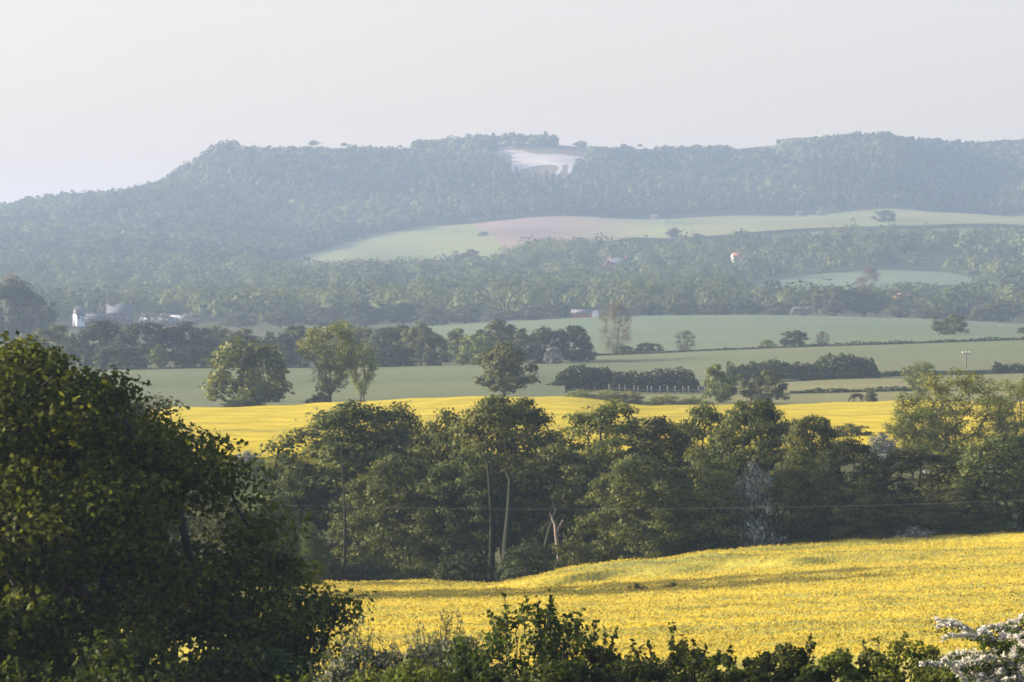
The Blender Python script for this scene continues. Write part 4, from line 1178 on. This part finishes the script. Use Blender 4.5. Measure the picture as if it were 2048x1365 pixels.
bush(1130, 96, 1300, 220, 'hedge', 'low dark shrub in front of the tallest hawthorn', 214, shoots=6, shoot_len=.3)
bush(1925, 98, 1288, 160, 'hedgelight', 'low green shrub under the white hawthorn sprays', 216, shoots=8, shoot_len=.3)
bush(820, 97, 1305, 260, 'hedgelight', 'low green shrub in front of the willow bushes', 217, shoots=8, shoot_len=.3)

bush(200, 120, 1255, 420, 'oak', 'dark undergrowth at the left below the oak', 218, leaf=.085, tintmu=.25, per=110, shoots=4)  # low leaf tint deepens the shade below the oak through colour
bush(470, 121, 1275, 360, 'hedge', 'dark undergrowth below the right side of the oak', 219, leaf=.09, per=110, shoots=6)

def may_tree(u, d):
    """arching hawthorn sprays crusted with white blossom"""
    r = np.random.default_rng(909)
    g = ground(u, d)
    o = empty('white_hawthorn', g); tag(o, 'white hawthorn in full blossom in the bottom right corner', 'hawthorn')
    h = (HOR - 1235) / F * d - g[2]
    polys, P, T, L, LN = [], [], [], [], []
    for k in range(150):
        a = r.uniform(0, 6.28)
        b = np.array([r.normal(0, .35), r.normal(0, .2), h * r.uniform(.3, .92)])
        out = np.array([math.cos(a), math.sin(a) * .8, 0])
        ln = r.uniform(.6, 1.45)
        rise = r.uniform(.3, 1.0)
        t = np.linspace(0, 1, 9)
        pts = b[None] + out[None] * (ln * t)[:, None] + np.array([0, 0, 1.])[None] * (ln * (rise * t - .75 * t ** 2 * r.uniform(.2, 1.2)))[:, None]
        pts += r.normal(0, .012, pts.shape)
        polys.append((pts, np.linspace(.016, .005, 9)))
        m = int(300 * ln)
        s = r.uniform(.2, 1, m) ** .8
        c = np.stack([np.interp(s, t, pts[:, i]) for i in range(3)], -1)
        clump = .5 + .5 * np.sin(s * 22 + k)
        c += r.normal(0, .028, c.shape) + np.array([0, 0, .03]) * clump[:, None]
        P.append(c); T.append(np.clip(r.normal(.75, .16, m), 0.3, 1))
        m2 = int(95 * ln); s2 = r.uniform(0, 1, m2)
        c2 = np.stack([np.interp(s2, t, pts[:, i]) for i in range(3)], -1) + r.normal(0, .055, (m2, 3)) - np.array([0, 0, .04])
        L.append(c2)
    for k in range(4):
        a = r.uniform(0, 6.28)
        polys.append(([np.array([.05 * math.cos(a), .05 * math.sin(a), -.4]), np.array([.2 * math.cos(a), .2 * math.sin(a), h * .5])], [.06, .03]))
    # upright spray left and top
    V, fc = tubes(polys, 4)
    tag(add_obj('stems', mesh_np('hawthorn_stems', V, fc, M['bark']), o), kind='stuff')
    P = np.concatenate(P); T = np.concatenate(T); L = np.concatenate(L)
    V, fc, tt = leaf_quads(P, unit(r.normal(0, 1, P.shape) + np.array([0, -.2, .5])), r.uniform(.014, .03, len(P)), T, .9, r)
    add_obj('blossom', mesh_np('hawthorn_blossom', V, fc, M['blossom'], tt), o)
    V, fc, tt = leaf_quads(L, unit(r.normal(0, 1, L.shape)), r.uniform(.025, .05, len(L)), np.clip(r.normal(.5, .2, len(L)), 0, 1), .65, r)
    add_obj('foliage', mesh_np('hawthorn_foliage', V, fc, M['hedgelight'], tt), o)
may_tree(2015, 97)
